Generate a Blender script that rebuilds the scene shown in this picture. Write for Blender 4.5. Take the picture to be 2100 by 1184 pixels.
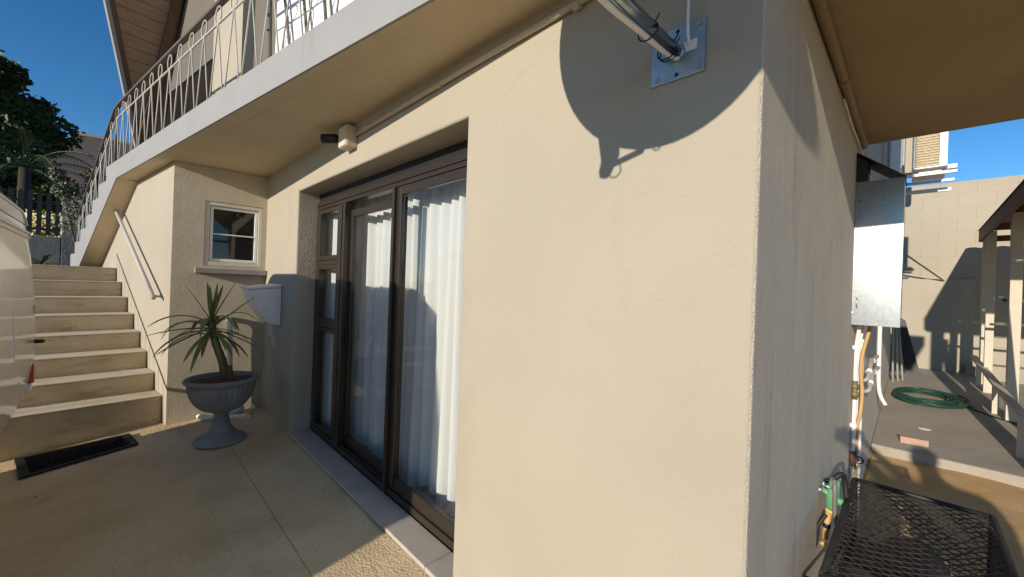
import bpy, bmesh, math, random
from mathutils import Vector, Matrix
R = math.radians
random.seed(7)
S = bpy.context.scene
for o in list(bpy.data.objects): bpy.data.objects.remove(o, do_unlink=True)
C = S.collection

# ------------------------------------------------------------------ camera
YAW, ROLL, FPX = R(44.95), R(1.99), 826.0
CAM = Vector((0.296, -1.2, 1.5))
cf = Vector((-math.sin(YAW), math.cos(YAW), 0)); cr = Vector((math.cos(YAW), math.sin(YAW), 0)); cu = Vector((0, 0, 1))
c_, s_ = math.cos(ROLL), math.sin(ROLL)
cr, cu = cr*c_ + cu*s_, cu*c_ - cr*s_
cd = bpy.data.cameras.new('camera'); cam = bpy.data.objects.new('camera', cd); C.objects.link(cam)
cd.sensor_width = 36; cd.lens = 36*FPX/2100; cd.clip_start = 0.01; cd.clip_end = 2000
cam.matrix_world = Matrix(((cr.x, cu.x, -cf.x, CAM.x), (cr.y, cu.y, -cf.y, CAM.y), (cr.z, cu.z, -cf.z, CAM.z), (0, 0, 0, 1)))
S.camera = cam
# ------------------------------------------------------------------ sky, sun, exposure
SUN_DIR = Vector((-0.0925, 0.9650, -0.2440)).normalized()      # the way the light travels
el = math.asin(-SUN_DIR.z)
w = bpy.data.worlds.new('World'); S.world = w; w.use_nodes = True
nt = w.node_tree; bgn = nt.nodes['Background']
sky = nt.nodes.new('ShaderNodeTexSky'); sky.sky_type = 'NISHITA'; sky.sun_disc = False
sky.sun_elevation = el; sky.sun_rotation = math.atan2(-SUN_DIR.x, -SUN_DIR.y)
sky.altitude = 1200; sky.air_density = 0.85; sky.dust_density = 0.0; sky.ozone_density = 2.5
hs = nt.nodes.new('ShaderNodeHueSaturation'); hs.inputs['Saturation'].default_value = 1.25
nt.links.new(sky.outputs[0], hs.inputs['Color']); nt.links.new(hs.outputs[0], bgn.inputs[0]); bgn.inputs[1].default_value = 0.108
sd = bpy.data.lights.new('sun', 'SUN'); sd.energy = 3.5; sd.angle = R(0.5); sd.color = (1, 0.89, 0.74)
so = bpy.data.objects.new('sun', sd); C.objects.link(so)
so.rotation_euler = SUN_DIR.to_track_quat('-Z', 'Y').to_euler()
S.view_settings.view_transform = 'Standard'; S.view_settings.look = 'None'
S.view_settings.exposure = 0.55; S.view_settings.gamma = 1.0; S.view_settings.use_curve_mapping = False

# ------------------------------------------------------------------ materials
MATS = {}
def mat(name, col, rough=0.8, metal=0.0, var=0.0, vscale=6.0, bump=0.0, bscale=80.0, spec=0.4, col2=None, detail=6.0, stretch=(1, 1, 1), fine=0.0, fscale=200.0, coat=0.0, stain=None):
    if name in MATS: return MATS[name]
    m = bpy.data.materials.new(name); m.use_nodes = True; t = m.node_tree; N = t.nodes; L = t.links
    b = N['Principled BSDF']; b.inputs['Base Color'].default_value = (*col, 1); b.inputs['Roughness'].default_value = rough
    b.inputs['Metallic'].default_value = metal; b.inputs['Specular IOR Level'].default_value = spec
    if coat: b.inputs['Coat Weight'].default_value = coat; b.inputs['Coat Roughness'].default_value = 0.06
    tc = N.new('ShaderNodeTexCoord'); mp = N.new('ShaderNodeMapping'); mp.inputs['Scale'].default_value = stretch
    geo = N.new('ShaderNodeNewGeometry')
    L.new(geo.outputs['Position'], mp.inputs['Vector'])
    def noise(sc, dt=detail):
        n = N.new('ShaderNodeTexNoise'); n.inputs['Scale'].default_value = sc; n.inputs['Detail'].default_value = dt
        L.new(mp.outputs[0], n.inputs['Vector']); return n
    src = None
    if var or col2:
        n = noise(vscale); rp = N.new('ShaderNodeValToRGB')
        rp.color_ramp.elements[0].position = 0.3; rp.color_ramp.elements[1].position = 0.7
        c2 = col2 or tuple(min(1, c*(1+var)) for c in col); c1 = col if col2 else tuple(c*(1-var) for c in col)
        rp.color_ramp.elements[0].color = (*c1, 1); rp.color_ramp.elements[1].color = (*c2, 1)
        L.new(n.outputs['Fac'], rp.inputs[0]); src = rp.outputs[0]
    if fine:
        n = noise(fscale, 3); rp = N.new('ShaderNodeValToRGB')
        rp.color_ramp.elements[0].position = 0.25; rp.color_ramp.elements[1].position = 0.75
        rp.color_ramp.elements[0].color = (1-fine,)*3 + (1,); rp.color_ramp.elements[1].color = (1+fine*0.5,)*3 + (1,)
        L.new(n.outputs['Fac'], rp.inputs[0]); mx = N.new('ShaderNodeMix'); mx.data_type = 'RGBA'; mx.blend_type = 'MULTIPLY'; mx.inputs[0].default_value = 1
        if src: L.new(src, mx.inputs[6])
        else: mx.inputs[6].default_value = (*col, 1)
        L.new(rp.outputs[0], mx.inputs[7]); src = mx.outputs[2]
    if stain:      # (colour, scale, threshold, stretch) blotches and runs
        mp2 = N.new('ShaderNodeMapping'); mp2.inputs['Scale'].default_value = stain[3]; L.new(geo.outputs['Position'], mp2.inputs['Vector'])
        n = N.new('ShaderNodeTexNoise'); n.inputs['Scale'].default_value = stain[1]; n.inputs['Detail'].default_value = 9; n.inputs['Roughness'].default_value = 0.65
        L.new(mp2.outputs[0], n.inputs['Vector']); rp = N.new('ShaderNodeValToRGB')
        rp.color_ramp.elements[0].position = stain[2]; rp.color_ramp.elements[1].position = min(1, stain[2]+0.18)
        rp.color_ramp.elements[0].color = (0, 0, 0, 1); rp.color_ramp.elements[1].color = (0.75, 0.75, 0.75, 1)
        L.new(n.outputs['Fac'], rp.inputs[0]); mx = N.new('ShaderNodeMix'); mx.data_type = 'RGBA'
        L.new(rp.outputs[0], mx.inputs[0])
        if src: L.new(src, mx.inputs[6])
        else: mx.inputs[6].default_value = (*col, 1)
        mx.inputs[7].default_value = (*stain[0], 1); src = mx.outputs[2]
    if src: L.new(src, b.inputs['Base Color'])
    if bump:
        n = noise(bscale, 4); bp = N.new('ShaderNodeBump'); bp.inputs['Strength'].default_value = bump; bp.inputs['Distance'].default_value = 0.01
        n2 = noise(min(bscale*0.13, 9), 3); ad = N.new('ShaderNodeMath'); ad.operation = 'ADD'
        L.new(n.outputs['Fac'], ad.inputs[0]); L.new(n2.outputs['Fac'], ad.inputs[1])
        L.new(ad.outputs[0], bp.inputs['Height']); L.new(bp.outputs[0], b.inputs['Normal'])
    MATS[name] = m; return m

def glass_mat(name, tint, reflect=1.0, rough=0.0):
    m = bpy.data.materials.new(name); m.use_nodes = True; t = m.node_tree; N = t.nodes; L = t.links
    for n in list(N): N.remove(n)
    out = N.new('ShaderNodeOutputMaterial'); mx = N.new('ShaderNodeMixShader'); tr = N.new('ShaderNodeBsdfTransparent'); gl = N.new('ShaderNodeBsdfGlossy')
    tr.inputs[0].default_value = (*tint, 1); gl.inputs['Roughness'].default_value = rough; gl.inputs[0].default_value = (reflect,)*3 + (1,)
    geo = N.new('ShaderNodeNewGeometry'); dt = N.new('ShaderNodeVectorMath'); dt.operation = 'DOT_PRODUCT'
    L.new(geo.outputs['Normal'], dt.inputs[0]); L.new(geo.outputs['Incoming'], dt.inputs[1])
    def mth(op, a, b=None):
        k = N.new('ShaderNodeMath'); k.operation = op
        for q, v in enumerate((a, b)):
            if v is None: continue
            if isinstance(v, (int, float)): k.inputs[q].default_value = v
            else: L.new(v, k.inputs[q])
        return k.outputs[0]
    f5 = mth('POWER', mth('SUBTRACT', 1.0, mth('ABSOLUTE', dt.outputs['Value'])), 5.0)
    fac = mth('ADD', mth('MULTIPLY', f5, 0.90), 0.05)
    L.new(fac, mx.inputs[0]); L.new(tr.outputs[0], mx.inputs[1]); L.new(gl.outputs[0], mx.inputs[2]); L.new(mx.outputs[0], out.inputs[0])
    MATS[name] = m; return m

def cloth_mat(name, col):
    m = bpy.data.materials.new(name); m.use_nodes = True; t = m.node_tree; N = t.nodes; L = t.links
    for n in list(N): N.remove(n)
    out = N.new('ShaderNodeOutputMaterial'); a = N.new('ShaderNodeAddShader'); d = N.new('ShaderNodeBsdfDiffuse'); tl = N.new('ShaderNodeBsdfTranslucent')
    d.inputs[0].default_value = (*[c*0.72 for c in col], 1); tl.inputs[0].default_value = (*[c*0.24 for c in col], 1)
    wv = N.new('ShaderNodeTexNoise'); wv.inputs['Scale'].default_value = 900; bp = N.new('ShaderNodeBump'); bp.inputs['Strength'].default_value = 0.15; bp.inputs['Distance'].default_value = 0.002
    L.new(wv.outputs['Fac'], bp.inputs['Height']); L.new(bp.outputs[0], d.inputs['Normal'])
    mx = N.new('ShaderNodeMixShader'); tr = N.new('ShaderNodeBsdfTransparent'); mx.inputs[0].default_value = 0.10
    L.new(d.outputs[0], a.inputs[0]); L.new(tl.outputs[0], a.inputs[1]); L.new(a.outputs[0], mx.inputs[1]); L.new(tr.outputs[0], mx.inputs[2]); L.new(mx.outputs[0], out.inputs[0])
    MATS[name] = m; return m

CREAM = (0.402, 0.358, 0.286)
plaster = mat('cream_plaster', CREAM, 0.9, var=0.05, vscale=1.4, bump=0.3, bscale=60, spec=0.2, fine=0.05, fscale=300, stain=((0.35, 0.30, 0.23), 1.7, 0.56, (1.3, 1, 0.5)))
rough_plaster = mat('rough_cream_plaster', (0.52, 0.45, 0.335), 0.92, var=0.07, vscale=4, bump=0.6, bscale=120, spec=0.2)
side_plaster = mat('light_lifted_side_plaster', (0.67, 0.605, 0.50), 0.92, var=0.05, vscale=3, bump=1.0, bscale=190, spec=0.15, stain=((0.42, 0.375, 0.31), 3.0, 0.57, (1, 2.5, 0.25)))  # same paint as the front wall, coloured paler to stand in for fill light
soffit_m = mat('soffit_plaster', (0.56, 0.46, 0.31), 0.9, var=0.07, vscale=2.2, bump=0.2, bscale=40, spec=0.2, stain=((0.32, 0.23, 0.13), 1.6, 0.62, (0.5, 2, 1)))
fascia_m = mat('grey_white_paint', (0.302, 0.30, 0.30), 0.75, var=0.04, vscale=3, bump=0.2, bscale=30, spec=0.3, stain=((0.24, 0.22, 0.19), 5, 0.60, (1, 1, 0.2)))
paving_m = mat('brown_screed', (0.63, 0.48, 0.285), 0.88, col2=(0.74, 0.585, 0.37), vscale=2.2, bump=0.7, bscale=70, spec=0.25, fine=0.27, fscale=120, stain=((0.46, 0.345, 0.20), 1.9, 0.50, (1, 1, 1)))
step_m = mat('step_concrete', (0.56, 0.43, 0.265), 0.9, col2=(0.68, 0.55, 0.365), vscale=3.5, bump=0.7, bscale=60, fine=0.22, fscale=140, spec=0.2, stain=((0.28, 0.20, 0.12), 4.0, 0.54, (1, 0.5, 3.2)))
tread_m = mat('worn_sunlit_tread', (0.58, 0.50, 0.365), 0.85, col2=(0.68, 0.60, 0.46), vscale=5, bump=0.35, bscale=80, fine=0.15, fscale=160, stain=((0.40, 0.32, 0.21), 4, 0.58, (1, 1, 1)))  # low sun on the treads put into their paler tone, along with wear
yard_m = mat('yard_concrete', (0.33, 0.295, 0.24), 0.88, col2=(0.42, 0.38, 0.31), vscale=1.3, bump=0.5, bscale=60, fine=0.2, fscale=90, stain=((0.27, 0.23, 0.185), 2.0, 0.57, (1, 1, 1)))
sand_m = mat('orange_sand', (0.60, 0.38, 0.17), 0.95, col2=(0.70, 0.47, 0.24), vscale=3, bump=0.35, bscale=60, fine=0.3, fscale=120, spec=0.1)
tile_m = mat('grey_tile', (0.46, 0.415, 0.36), 0.5, var=0.08, vscale=8, bump=0.05, bscale=40, fine=0.06)
alu_m = mat('brown_aluminium', (0.048, 0.036, 0.027), 0.3, metal=0.3, var=0.05, vscale=4, spec=0.5)
seal_m = mat('black_rubber', (0.012, 0.011, 0.011), 0.6)
glass = glass_mat('clear_glass', (0.92, 0.94, 0.93), 1.0)
dglass = mat('dark_window_glass', (0.012, 0.012, 0.012), 0.03, spec=0.8)
curtain_m = cloth_mat('white_voile', (0.93, 0.93, 0.92))
pvc = mat('white_pvc', (0.78, 0.77, 0.74), 0.45, var=0.04, vscale=9, spec=0.4)
white_pl = mat('white_plastic', (0.80, 0.80, 0.78), 0.4, var=0.03, vscale=6)
cream_pipe = mat('cream_painted_pipe', (0.50, 0.43, 0.32), 0.7, var=0.06, vscale=9)
galv = mat('galvanised_steel', (0.33, 0.36, 0.38), 0.235, metal=0.95, var=0.10, vscale=60, bump=0.012, bscale=140, detail=2, spec=0.5, stain=((0.24, 0.27, 0.30), 25, 0.55, (1, 1, 1)))
zinc = mat('zinc_plate', (0.42, 0.50, 0.55), 0.42, metal=0.8, var=0.14, vscale=14, bump=0.08, bscale=60, stain=((0.30, 0.25, 0.19), 22, 0.63, (1, 1, 1)))
iron_b = mat('black_iron', (0.016, 0.015, 0.014), 0.55, var=0.3, vscale=20, spec=0.5)
iron_r = mat('rusty_mesh_steel', (0.035, 0.03, 0.026), 0.4, metal=0.4, col2=(0.10, 0.08, 0.065), vscale=28, spec=0.5)
rail_w = mat('white_rail_paint', (0.46, 0.445, 0.41), 0.55, var=0.08, vscale=12)
rail_d = mat('brown_handrail_paint', (0.12, 0.09, 0.075), 0.5, var=0.1, vscale=10)
urn_m = mat('grey_urn', (0.235, 0.24, 0.255), 0.75, var=0.15, vscale=9, bump=0.25, bscale=90, fine=0.12)
soil = mat('potting_soil', (0.13, 0.075, 0.04), 0.95, var=0.4, vscale=40, bump=1.0, bscale=70)
leaf_m = mat('yucca_leaf', (0.12, 0.165, 0.045), 0.42, col2=(0.27, 0.30, 0.10), vscale=7, spec=0.5)
trunk_m = mat('palm_bark', (0.16, 0.11, 0.07), 0.9, var=0.3, vscale=35, bump=1, bscale=50)
wood_board = mat('pine_boards', (0.36, 0.23, 0.145), 0.7, var=0.16, vscale=5, stretch=(6, 0.6, 6), bump=0.2, bscale=40)
wood_dark = mat('dark_wood', (0.13, 0.075, 0.04), 0.7, var=0.2, vscale=8)
shade_and_frame_grey = mat('shade_and_frame_grey', (0.155, 0.14, 0.115), 0.8, var=0.05, vscale=3)  # panel grey darkened to stand in for roof shade; lounger frame shares it
post_m = mat('cream_post', (0.55, 0.50, 0.40), 0.7, var=0.06, vscale=6, stain=((0.35, 0.28, 0.2), 5, 0.63, (1, 1, 0.4)))
roof_sheet = mat('roof_sheet', (0.22, 0.16, 0.115), 0.6, metal=0.2, var=0.1, vscale=5)
block_m = mat('painted_block', (0.40, 0.355, 0.28), 0.9, var=0.05, vscale=1.6, bump=0.5, bscale=40, spec=0.2)
hose_m = mat('green_hose', (0.014, 0.058, 0.04), 0.45, var=0.2, vscale=10)
car_w = mat('caravan_white', (0.78, 0.83, 0.90), 0.2, var=0.02, vscale=2, spec=0.5, coat=0.6)
car_b = mat('caravan_cream', (0.55, 0.51, 0.42), 0.25, var=0.03, vscale=2, coat=0.3)
red_l = mat('red_lens', (0.42, 0.02, 0.015), 0.15, spec=0.6, coat=0.5)
brass = mat('brass_fins', (0.22, 0.17, 0.085), 0.5, metal=0.3, var=0.2, vscale=30)
yellow = mat('yellow_paint', (0.62, 0.40, 0.10), 0.5, var=0.1, vscale=30)
green_p = mat('green_enamel', (0.12, 0.33, 0.17), 0.35, var=0.15, vscale=25)
tan_pipe = mat('tan_pipe', (0.50, 0.31, 0.13), 0.5, var=0.1, vscale=15)
green_leaf = mat('tree_leaf', (0.035, 0.058, 0.022), 0.55, col2=(0.085, 0.115, 0.038), vscale=0.9, spec=0.4)
silver_leaf = mat('silver_leaf', (0.075, 0.09, 0.05), 0.6, col2=(0.14, 0.155, 0.095), vscale=5)
skin_m = mat('skin', (0.42, 0.25, 0.17), 0.6); cloth_d = mat('dark_cloth', (0.05, 0.055, 0.08), 0.9, var=0.1, vscale=20)

# ------------------------------------------------------------------ mesh helpers
class MB:
    def __init__(s): s.bm = bmesh.new()
    def box(s, x0, x1, y0, y1, z0, z1, M=None, bev=0.0):
        x0, x1 = sorted((x0, x1)); y0, y1 = sorted((y0, y1)); z0, z1 = sorted((z0, z1))
        b2 = bmesh.new(); bmesh.ops.create_cube(b2, size=1)
        for v in b2.verts: v.co = Vector(((x0+x1)/2+v.co.x*(x1-x0), (y0+y1)/2+v.co.y*(y1-y0), (z0+z1)/2+v.co.z*(z1-z0)))
        if bev: bmesh.ops.bevel(b2, geom=b2.edges[:], offset=bev, segments=2, affect='EDGES', profile=0.6)
        if M: bmesh.ops.transform(b2, matrix=M, verts=b2.verts)
        s._merge(b2); return s
    def _merge(s, b2):
        me = bpy.data.meshes.new('t'); b2.to_mesh(me); b2.free(); s.bm.from_mesh(me); bpy.data.meshes.remove(me)
    def tube(s, pts, r, n=8, cap=True, closed=False):
        pts = [Vector(p) for p in pts]; rs = r if isinstance(r, (list, tuple)) else [r]*len(pts)
        rings = []; up = None; m = len(pts)
        for i, p in enumerate(pts):
            if closed: d = (pts[(i+1) % m]-pts[i-1])
            else: d = (pts[min(i+1, m-1)]-pts[max(i-1, 0)])
            d.normalize()
            if up is None: up = d.orthogonal().normalized()
            up = (up - d*up.dot(d)); 
            if up.length < 1e-5: up = d.orthogonal()
            up.normalize(); q = d.cross(up)
            rings.append([s.bm.verts.new(p+(up*math.cos(2*math.pi*k/n)+q*math.sin(2*math.pi*k/n))*rs[i]) for k in range(n)])
        for i in range(m if closed else m-1):
            a, b = rings[i], rings[(i+1) % m]
            if closed and i == m-1:   # best twist match
                k0 = min(range(n), key=lambda k: (b[k].co-a[0].co).length)
                b = b[k0:]+b[:k0]
            for k in range(n):
                f = s.bm.faces.new((a[k], a[(k+1) % n], b[(k+1) % n], b[k])); f.smooth = True
        if cap and not closed:
            s.bm.faces.new(rings[0][::-1]); s.bm.faces.new(rings[-1])
        return s
    def lathe(s, prof, c, n=32, M=None, flute=0, famp=0.0, frange=None):
        rings = []
        for (r, z) in prof:
            ring = []
            for k in range(n):
                a = 2*math.pi*k/n; rr = r
                if flute and frange[0] <= z <= frange[1]: rr = r - famp*abs(math.sin(a*flute/2))**0.0*0 - famp*(1-abs(math.sin(a*flute/2)))
                v = Vector((rr*math.cos(a), rr*math.sin(a), z))
                v = (M @ v) if M else v
                ring.append(s.bm.verts.new(v+Vector(c)))
            rings.append(ring)
        for a, b in zip(rings, rings[1:]):
            for k in range(n):
                f = s.bm.faces.new((a[k], a[(k+1) % n], b[(k+1) % n], b[k])); f.smooth = True
        if prof[0][0] > 1e-4: s.bm.faces.new(rings[0][::-1])
        if prof[-1][0] > 1e-4: s.bm.faces.new(rings[-1])
        return s
    def prism(s, poly, vec):
        vec = Vector(vec); a = [s.bm.verts.new(Vector(p)) for p in poly]; b = [s.bm.verts.new(Vector(p)+vec) for p in poly]
        n = len(poly); s.bm.faces.new(a[::-1]); s.bm.faces.new(b)
        for k in range(n): s.bm.faces.new((a[k], a[(k+1) % n], b[(k+1) % n], b[k]))
        return s
    def poly(s, pts):
        s.bm.faces.new([s.bm.verts.new(Vector(p)) for p in pts]); return s
    def build(s, name, m, parent=None, fix=True, smooth=False):
        if fix: bmesh.ops.recalc_face_normals(s.bm, faces=s.bm.faces)
        if smooth:
            for f in s.bm.faces: f.smooth = True
        me = bpy.data.meshes.new(name); s.bm.to_mesh(me); s.bm.free()
        if m: me.materials.append(m)
        o = bpy.data.objects.new(name, me); C.objects.link(o)
        if parent is not None: o.parent = parent; o.matrix_parent_inverse = parent.matrix_basis.inverted()
        return o
def tag(o, label=None, cat=None, group=None, kind=None):
    if label: o['label'] = label
    if cat: o['category'] = cat
    if group: o['group'] = group
    if kind: o['kind'] = kind
    return o
def empty(name, loc, label=None, cat=None, group=None, kind=None):
    o = bpy.data.objects.new(name, None); C.objects.link(o); o.location = loc; o.empty_display_size = 0.1
    return tag(o, label, cat, group, kind)
def share(src, name, loc, parent, rot=None, scale=None):
    o = bpy.data.objects.new(name, src.data); C.objects.link(o); o.parent = parent; o.matrix_parent_inverse = parent.matrix_basis.inverted(); o.location = loc
    if rot: o.rotation_euler = rot
    if scale: o.scale = scale
    return o
def bevel(o, wd=0.006, seg=2, ang=40):
    m = o.modifiers.new('bevel', 'BEVEL'); m.width = wd; m.segments = seg; m.limit_method = 'ANGLE'; m.angle_limit = R(ang); return o
def spline(pts, n=8):
    pts = [Vector(p) for p in pts]; P = [pts[0]]+pts+[pts[-1]]; out = []
    for i in range(1, len(P)-2):
        for k in range(n):
            t = k/n; a, b, c, d = P[i-1], P[i], P[i+1], P[i+2]
            out.append(0.5*((2*b)+(c-a)*t+(2*a-5*b+4*c-d)*t*t+(3*b-a-3*c+d)*t**3))
    out.append(pts[-1]); return out
def fz(x, y): return -0.03-0.035*x+0.078*max(min(y, 0.3), -1.9)       # paving falls away from the house
def yz(y): return -0.05+0.04*(y-4.7)                                  # yard slab rises to the back wall
# the stair and balcony wing stands 8 to 9 degrees off the front wall
DS = Vector((math.cos(R(8)), math.sin(R(8)), 0)); NS = Vector((-math.sin(R(8)), math.cos(R(8)), 0)); A0 = Vector((-4.74, -0.781, 0))
def sw(x, z, off=0.0):    # point on the stair wall at world x, off metres out of it (towards the stairs)
    p = A0 + DS*((x-A0.x)/DS.x); p.z = z; return p - NS*off
DF = Vector((math.cos(R(9.08)), math.sin(R(9.08)), 0)); NF = Vector((-math.sin(R(9.08)), math.cos(R(9.08)), 0)); F0 = Vector((-6.19, -1.157, 0))
def fa(x, z, off=0.0):    # point on the balcony edge plane
    p = F0 + DF*((x-F0.x)/DF.x); p.z = z; return p - NF*off

# ================================================================== setting
g = MB(); g.poly([(-400, -400, -0.17), (400, -400, -0.17), (400, 400, -0.17), (-400, 400, -0.17)]); tag(g.build('ground', sand_m, fix=False), kind='structure')
# fine sand patch with relief in the yard
g = MB(); nx, ny = 60, 70; vs = {}
for i in range(nx+1):
    for j in range(ny+1):
        x = 0.02+4.5*i/nx; y = -2.5+7.3*j/ny
        vs[i, j] = g.bm.verts.new((x, y, -0.145+0.012*math.sin(x*5+y*3)*math.sin(y*4-x)+random.uniform(-.004, .004)))
for i in range(nx):
    for j in range(ny): f = g.bm.faces.new((vs[i, j], vs[i+1, j], vs[i+1, j+1], vs[i, j+1])); f.smooth = True
tag(g.build('sand', sand_m, fix=False), kind='structure')
pav = empty('paving', (-3, -1, 0), kind='structure')
def slab(x0, x1, y0, y1):
    b = MB(); n = 12; m = 8; top = {}
    for i in range(n+1):
        for j in range(m+1):
            x = x0+(x1-x0)*i/n; y = y0+(y1-y0)*j/m; top[i, j] = b.bm.verts.new((x, y, fz(x, y)))
    for i in range(n):
        for j in range(m): b.bm.faces.new((top[i, j], top[i+1, j], top[i+1, j+1], top[i, j+1]))
    rim = [top[i, 0] for i in range(n+1)]+[top[n, j] for j in range(1, m+1)]+[top[i, m] for i in range(n-1, -1, -1)]+[top[0, j] for j in range(m-1, 0, -1)]
    low = [b.bm.verts.new((v.co.x, v.co.y, v.co.z-0.09)) for v in rim]
    for k in range(len(rim)): b.bm.faces.new((rim[k], low[k], low[(k+1) % len(rim)], rim[(k+1) % len(rim)]))
    return b.build('slab', paving_m, pav)
slab(-4.95, 0.0, -0.4305, 0.05); slab(-4.95, -1.2, -4.2, -0.434); slab(-1.195, 0.0, -4.2, -0.434)
b = MB(); b.poly([(-5.2, -4.4, -0.165+0.004), (0.01, -4.4, -0.161), (0.01, 0.3, -0.161), (-5.2, 0.3, -0.161)]); tag(b.build('paving_bed', paving_m, fix=False), kind='structure')
# yard slab with its step
b = MB(); pr = [(0.0, 4.7, yz(4.7)), (0.0, 10.6, yz(10.6)), (0.0, 10.6, -0.3), (0.0, 4.7, -0.3)]
b.prism(pr, (7, 0, 0)); bevel(tag(b.build('yard_slab', yard_m), kind='structure'), 0.02, 3)
# upper terrace behind the stairs
b = MB(); b.box(-70, -7.62, -40, -1.05, -0.3, 1.575); b.box(-70, -9.3, -1.05, 30, -0.3, 1.57); tag(b.build('upper_terrace', mat('terrace_soil', (0.16, 0.13, 0.08), 0.95, col2=(0.10, 0.12, 0.045), vscale=1.2, bump=1, bscale=30)), kind='structure')

# ================================================================== house
house = empty('house', (-2.5, 1.5, 0), 'cream plastered house with dark sliding door, balcony slab and boarded gable', 'house')
def front_wall():
    xs = [-4.95, -3.69, -1.244, 0.0]; zs = [-0.3, 2.317, 2.614]; T = 0.20
    bm = bmesh.new(); V = {}
    for y in (0.0, T):
        for i, x in enumerate(xs):
            for k, z in enumerate(zs): V[i, k, y] = bm.verts.new((x, y, z))
    for y in (0.0, T):
        for i in range(3):
            for k in range(2):
                if (i, k) == (1, 0): continue
                bm.faces.new((V[i, k, y], V[i+1, k, y], V[i+1, k+1, y], V[i, k+1, y]))
    def q(a, b2): bm.faces.new((V[a+(0.0,)], V[b2+(0.0,)], V[b2+(T,)], V[a+(T,)]))
    q((1, 0), (1, 1)); q((1, 1), (2, 1)); q((2, 1), (2, 0)); q((3, 0), (3, 1)); q((3, 1), (3, 2)); q((0, 0), (0, 1)); q((0, 1), (0, 2)); q((0, 0), (1, 0)); q((2, 0), (3, 0))
    for i in range(3): q((i, 2), (i+1, 2))
    bmesh.ops.recalc_face_normals(bm, faces=bm.faces)
    ed = []
    for e in bm.edges:
        a, b2 = e.verts[0].co, e.verts[1].co
        if abs(a.y) < 1e-6 and abs(b2.y) < 1e-6:
            if abs(a.x) < 1e-6 and abs(b2.x) < 1e-6: ed.append(e)
            elif abs(a.x-b2.x) < 1e-6 and (abs(a.x+3.69) < 1e-6 or abs(a.x+1.244) < 1e-6) and max(a.z, b2.z) < 2.4: ed.append(e)
            elif abs(a.z-2.317) < 1e-6 and abs(b2.z-2.317) < 1e-6 and min(a.x, b2.x) > -3.8 and max(a.x, b2.x) < -1.2: ed.append(e)
    bmesh.ops.bevel(bm, geom=ed, offset=0.014, segments=4, affect='EDGES', profile=0.5)
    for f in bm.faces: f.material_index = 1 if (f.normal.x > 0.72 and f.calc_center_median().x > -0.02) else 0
    m = MB(); m.bm.free(); m.bm = bm; o = m.build('front_wall', plaster, house); o.data.materials.append(side_plaster); return o
front_wall()
b = MB(); b.box(-0.2, 0.0, 0.2, 9.2, -0.3, 2.614); b.build('side_wall', side_plaster, house)
b = MB(); b.box(-0.2, 0.0, 2.66, 9.2, 2.614, 5.2); b.build('upper_side_wall', block_m, house)
b = MB(); b.box(0.0, 0.33, 9.0, 9.2, 3.85, 4.65); b.build('pier', block_m, house)
# window wall of the recess (x about -4.7, facing the camera side) with a window opening
WA = sw(-4.74, 0); WB = Vector((-4.70, 0.0, 0)); wd = (WB-WA); WL = wd.length; wd.normalize(); wn = Vector((wd.y, -wd.x, 0))   # wn points to +x
def ww(u, z, off=0.0): p = WA+wd*u; p.z = z; return p+wn*off
def window_wall():
    us = [0, 0.245, 0.745, WL]; zs = [-0.3, 1.625, 2.275, 2.61]; bm = bmesh.new(); V = {}
    for d in (0, -0.16):
        for i, u in enumerate(us):
            for k, z in enumerate(zs): V[i, k, d] = bm.verts.new(ww(u, z, d))
    for d in (0, -0.16):
        for i in range(3):
            for k in range(3):
                if (i, k) == (1, 1): continue
                bm.faces.new((V[i, k, d], V[i+1, k, d], V[i+1, k+1, d], V[i, k+1, d]))
    ring = [(1, 1), (2, 1), (2, 2), (1, 2)]
    for a, c in zip(ring, ring[1:]+ring[:1]): bm.faces.new((V[a+(0,)], V[c+(0,)], V[c+(-0.16,)], V[a+(-0.16,)]))
    for k in range(3): bm.faces.new((V[0, k, 0], V[0, k+1, 0], V[0, k+1, -0.16], V[0, k, -0.16]))
    m = MB(); m.bm.free(); m.bm = bm; return m.build('recess_wall', rough_plaster, house)
window_wall()
def wbox(mb, u0, u1, z0, z1, d0, d1):
    mb.prism([ww(u0, z0, d0), ww(u1, z0, d0), ww(u1, z1, d0), ww(u0, z1, d0)], wn*(d1-d0)); return mb
win = MB()
for a in ((0.247, 0.285, 1.627, 2.273), (0.705, 0.743, 1.627, 2.273), (0.285, 0.705, 1.627, 1.668), (0.285, 0.705, 2.235, 2.273)): wbox(win, *a, -0.05, -0.005)
win = bevel(win.build('window', mat('window_cream_paint', (0.62, 0.57, 0.46), 0.55, var=0.08, vscale=14, stain=((0.35, 0.28, 0.2), 14, 0.6, (1, 1, 1))), house), 0.004)
m = MB()
for a in ((0.29, 0.315, 1.672, 2.23), (0.675, 0.70, 1.672, 2.23), (0.315, 0.675, 1.672, 1.70), (0.315, 0.675, 2.205, 2.23), (0.315, 0.675, 1.945, 1.957)): wbox(m, *a, -0.062, -0.02)
bevel(m.build('sash', pvc, win), 0.003)
m = MB(); wbox(m, 0.316, 0.674, 1.958, 2.204, -0.052, -0.047); m.build('pane', dglass, win)
m = MB(); wbox(m, 0.316, 0.674, 1.701, 1.944, -0.052, -0.047); m.build('pane', dglass, win)
m = MB(); m.prism([ww(0.175, 1.545, 0.001), ww(0.782, 1.545, 0.001), ww(0.782, 1.60, 0.001), ww(0.175, 1.60, 0.001)], wn*0.085); bevel(m.build('sill', mat('grey_sill', (0.30, 0.27, 0.245), 0.8, var=0.1, vscale=12), win), 0.006)
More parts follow.
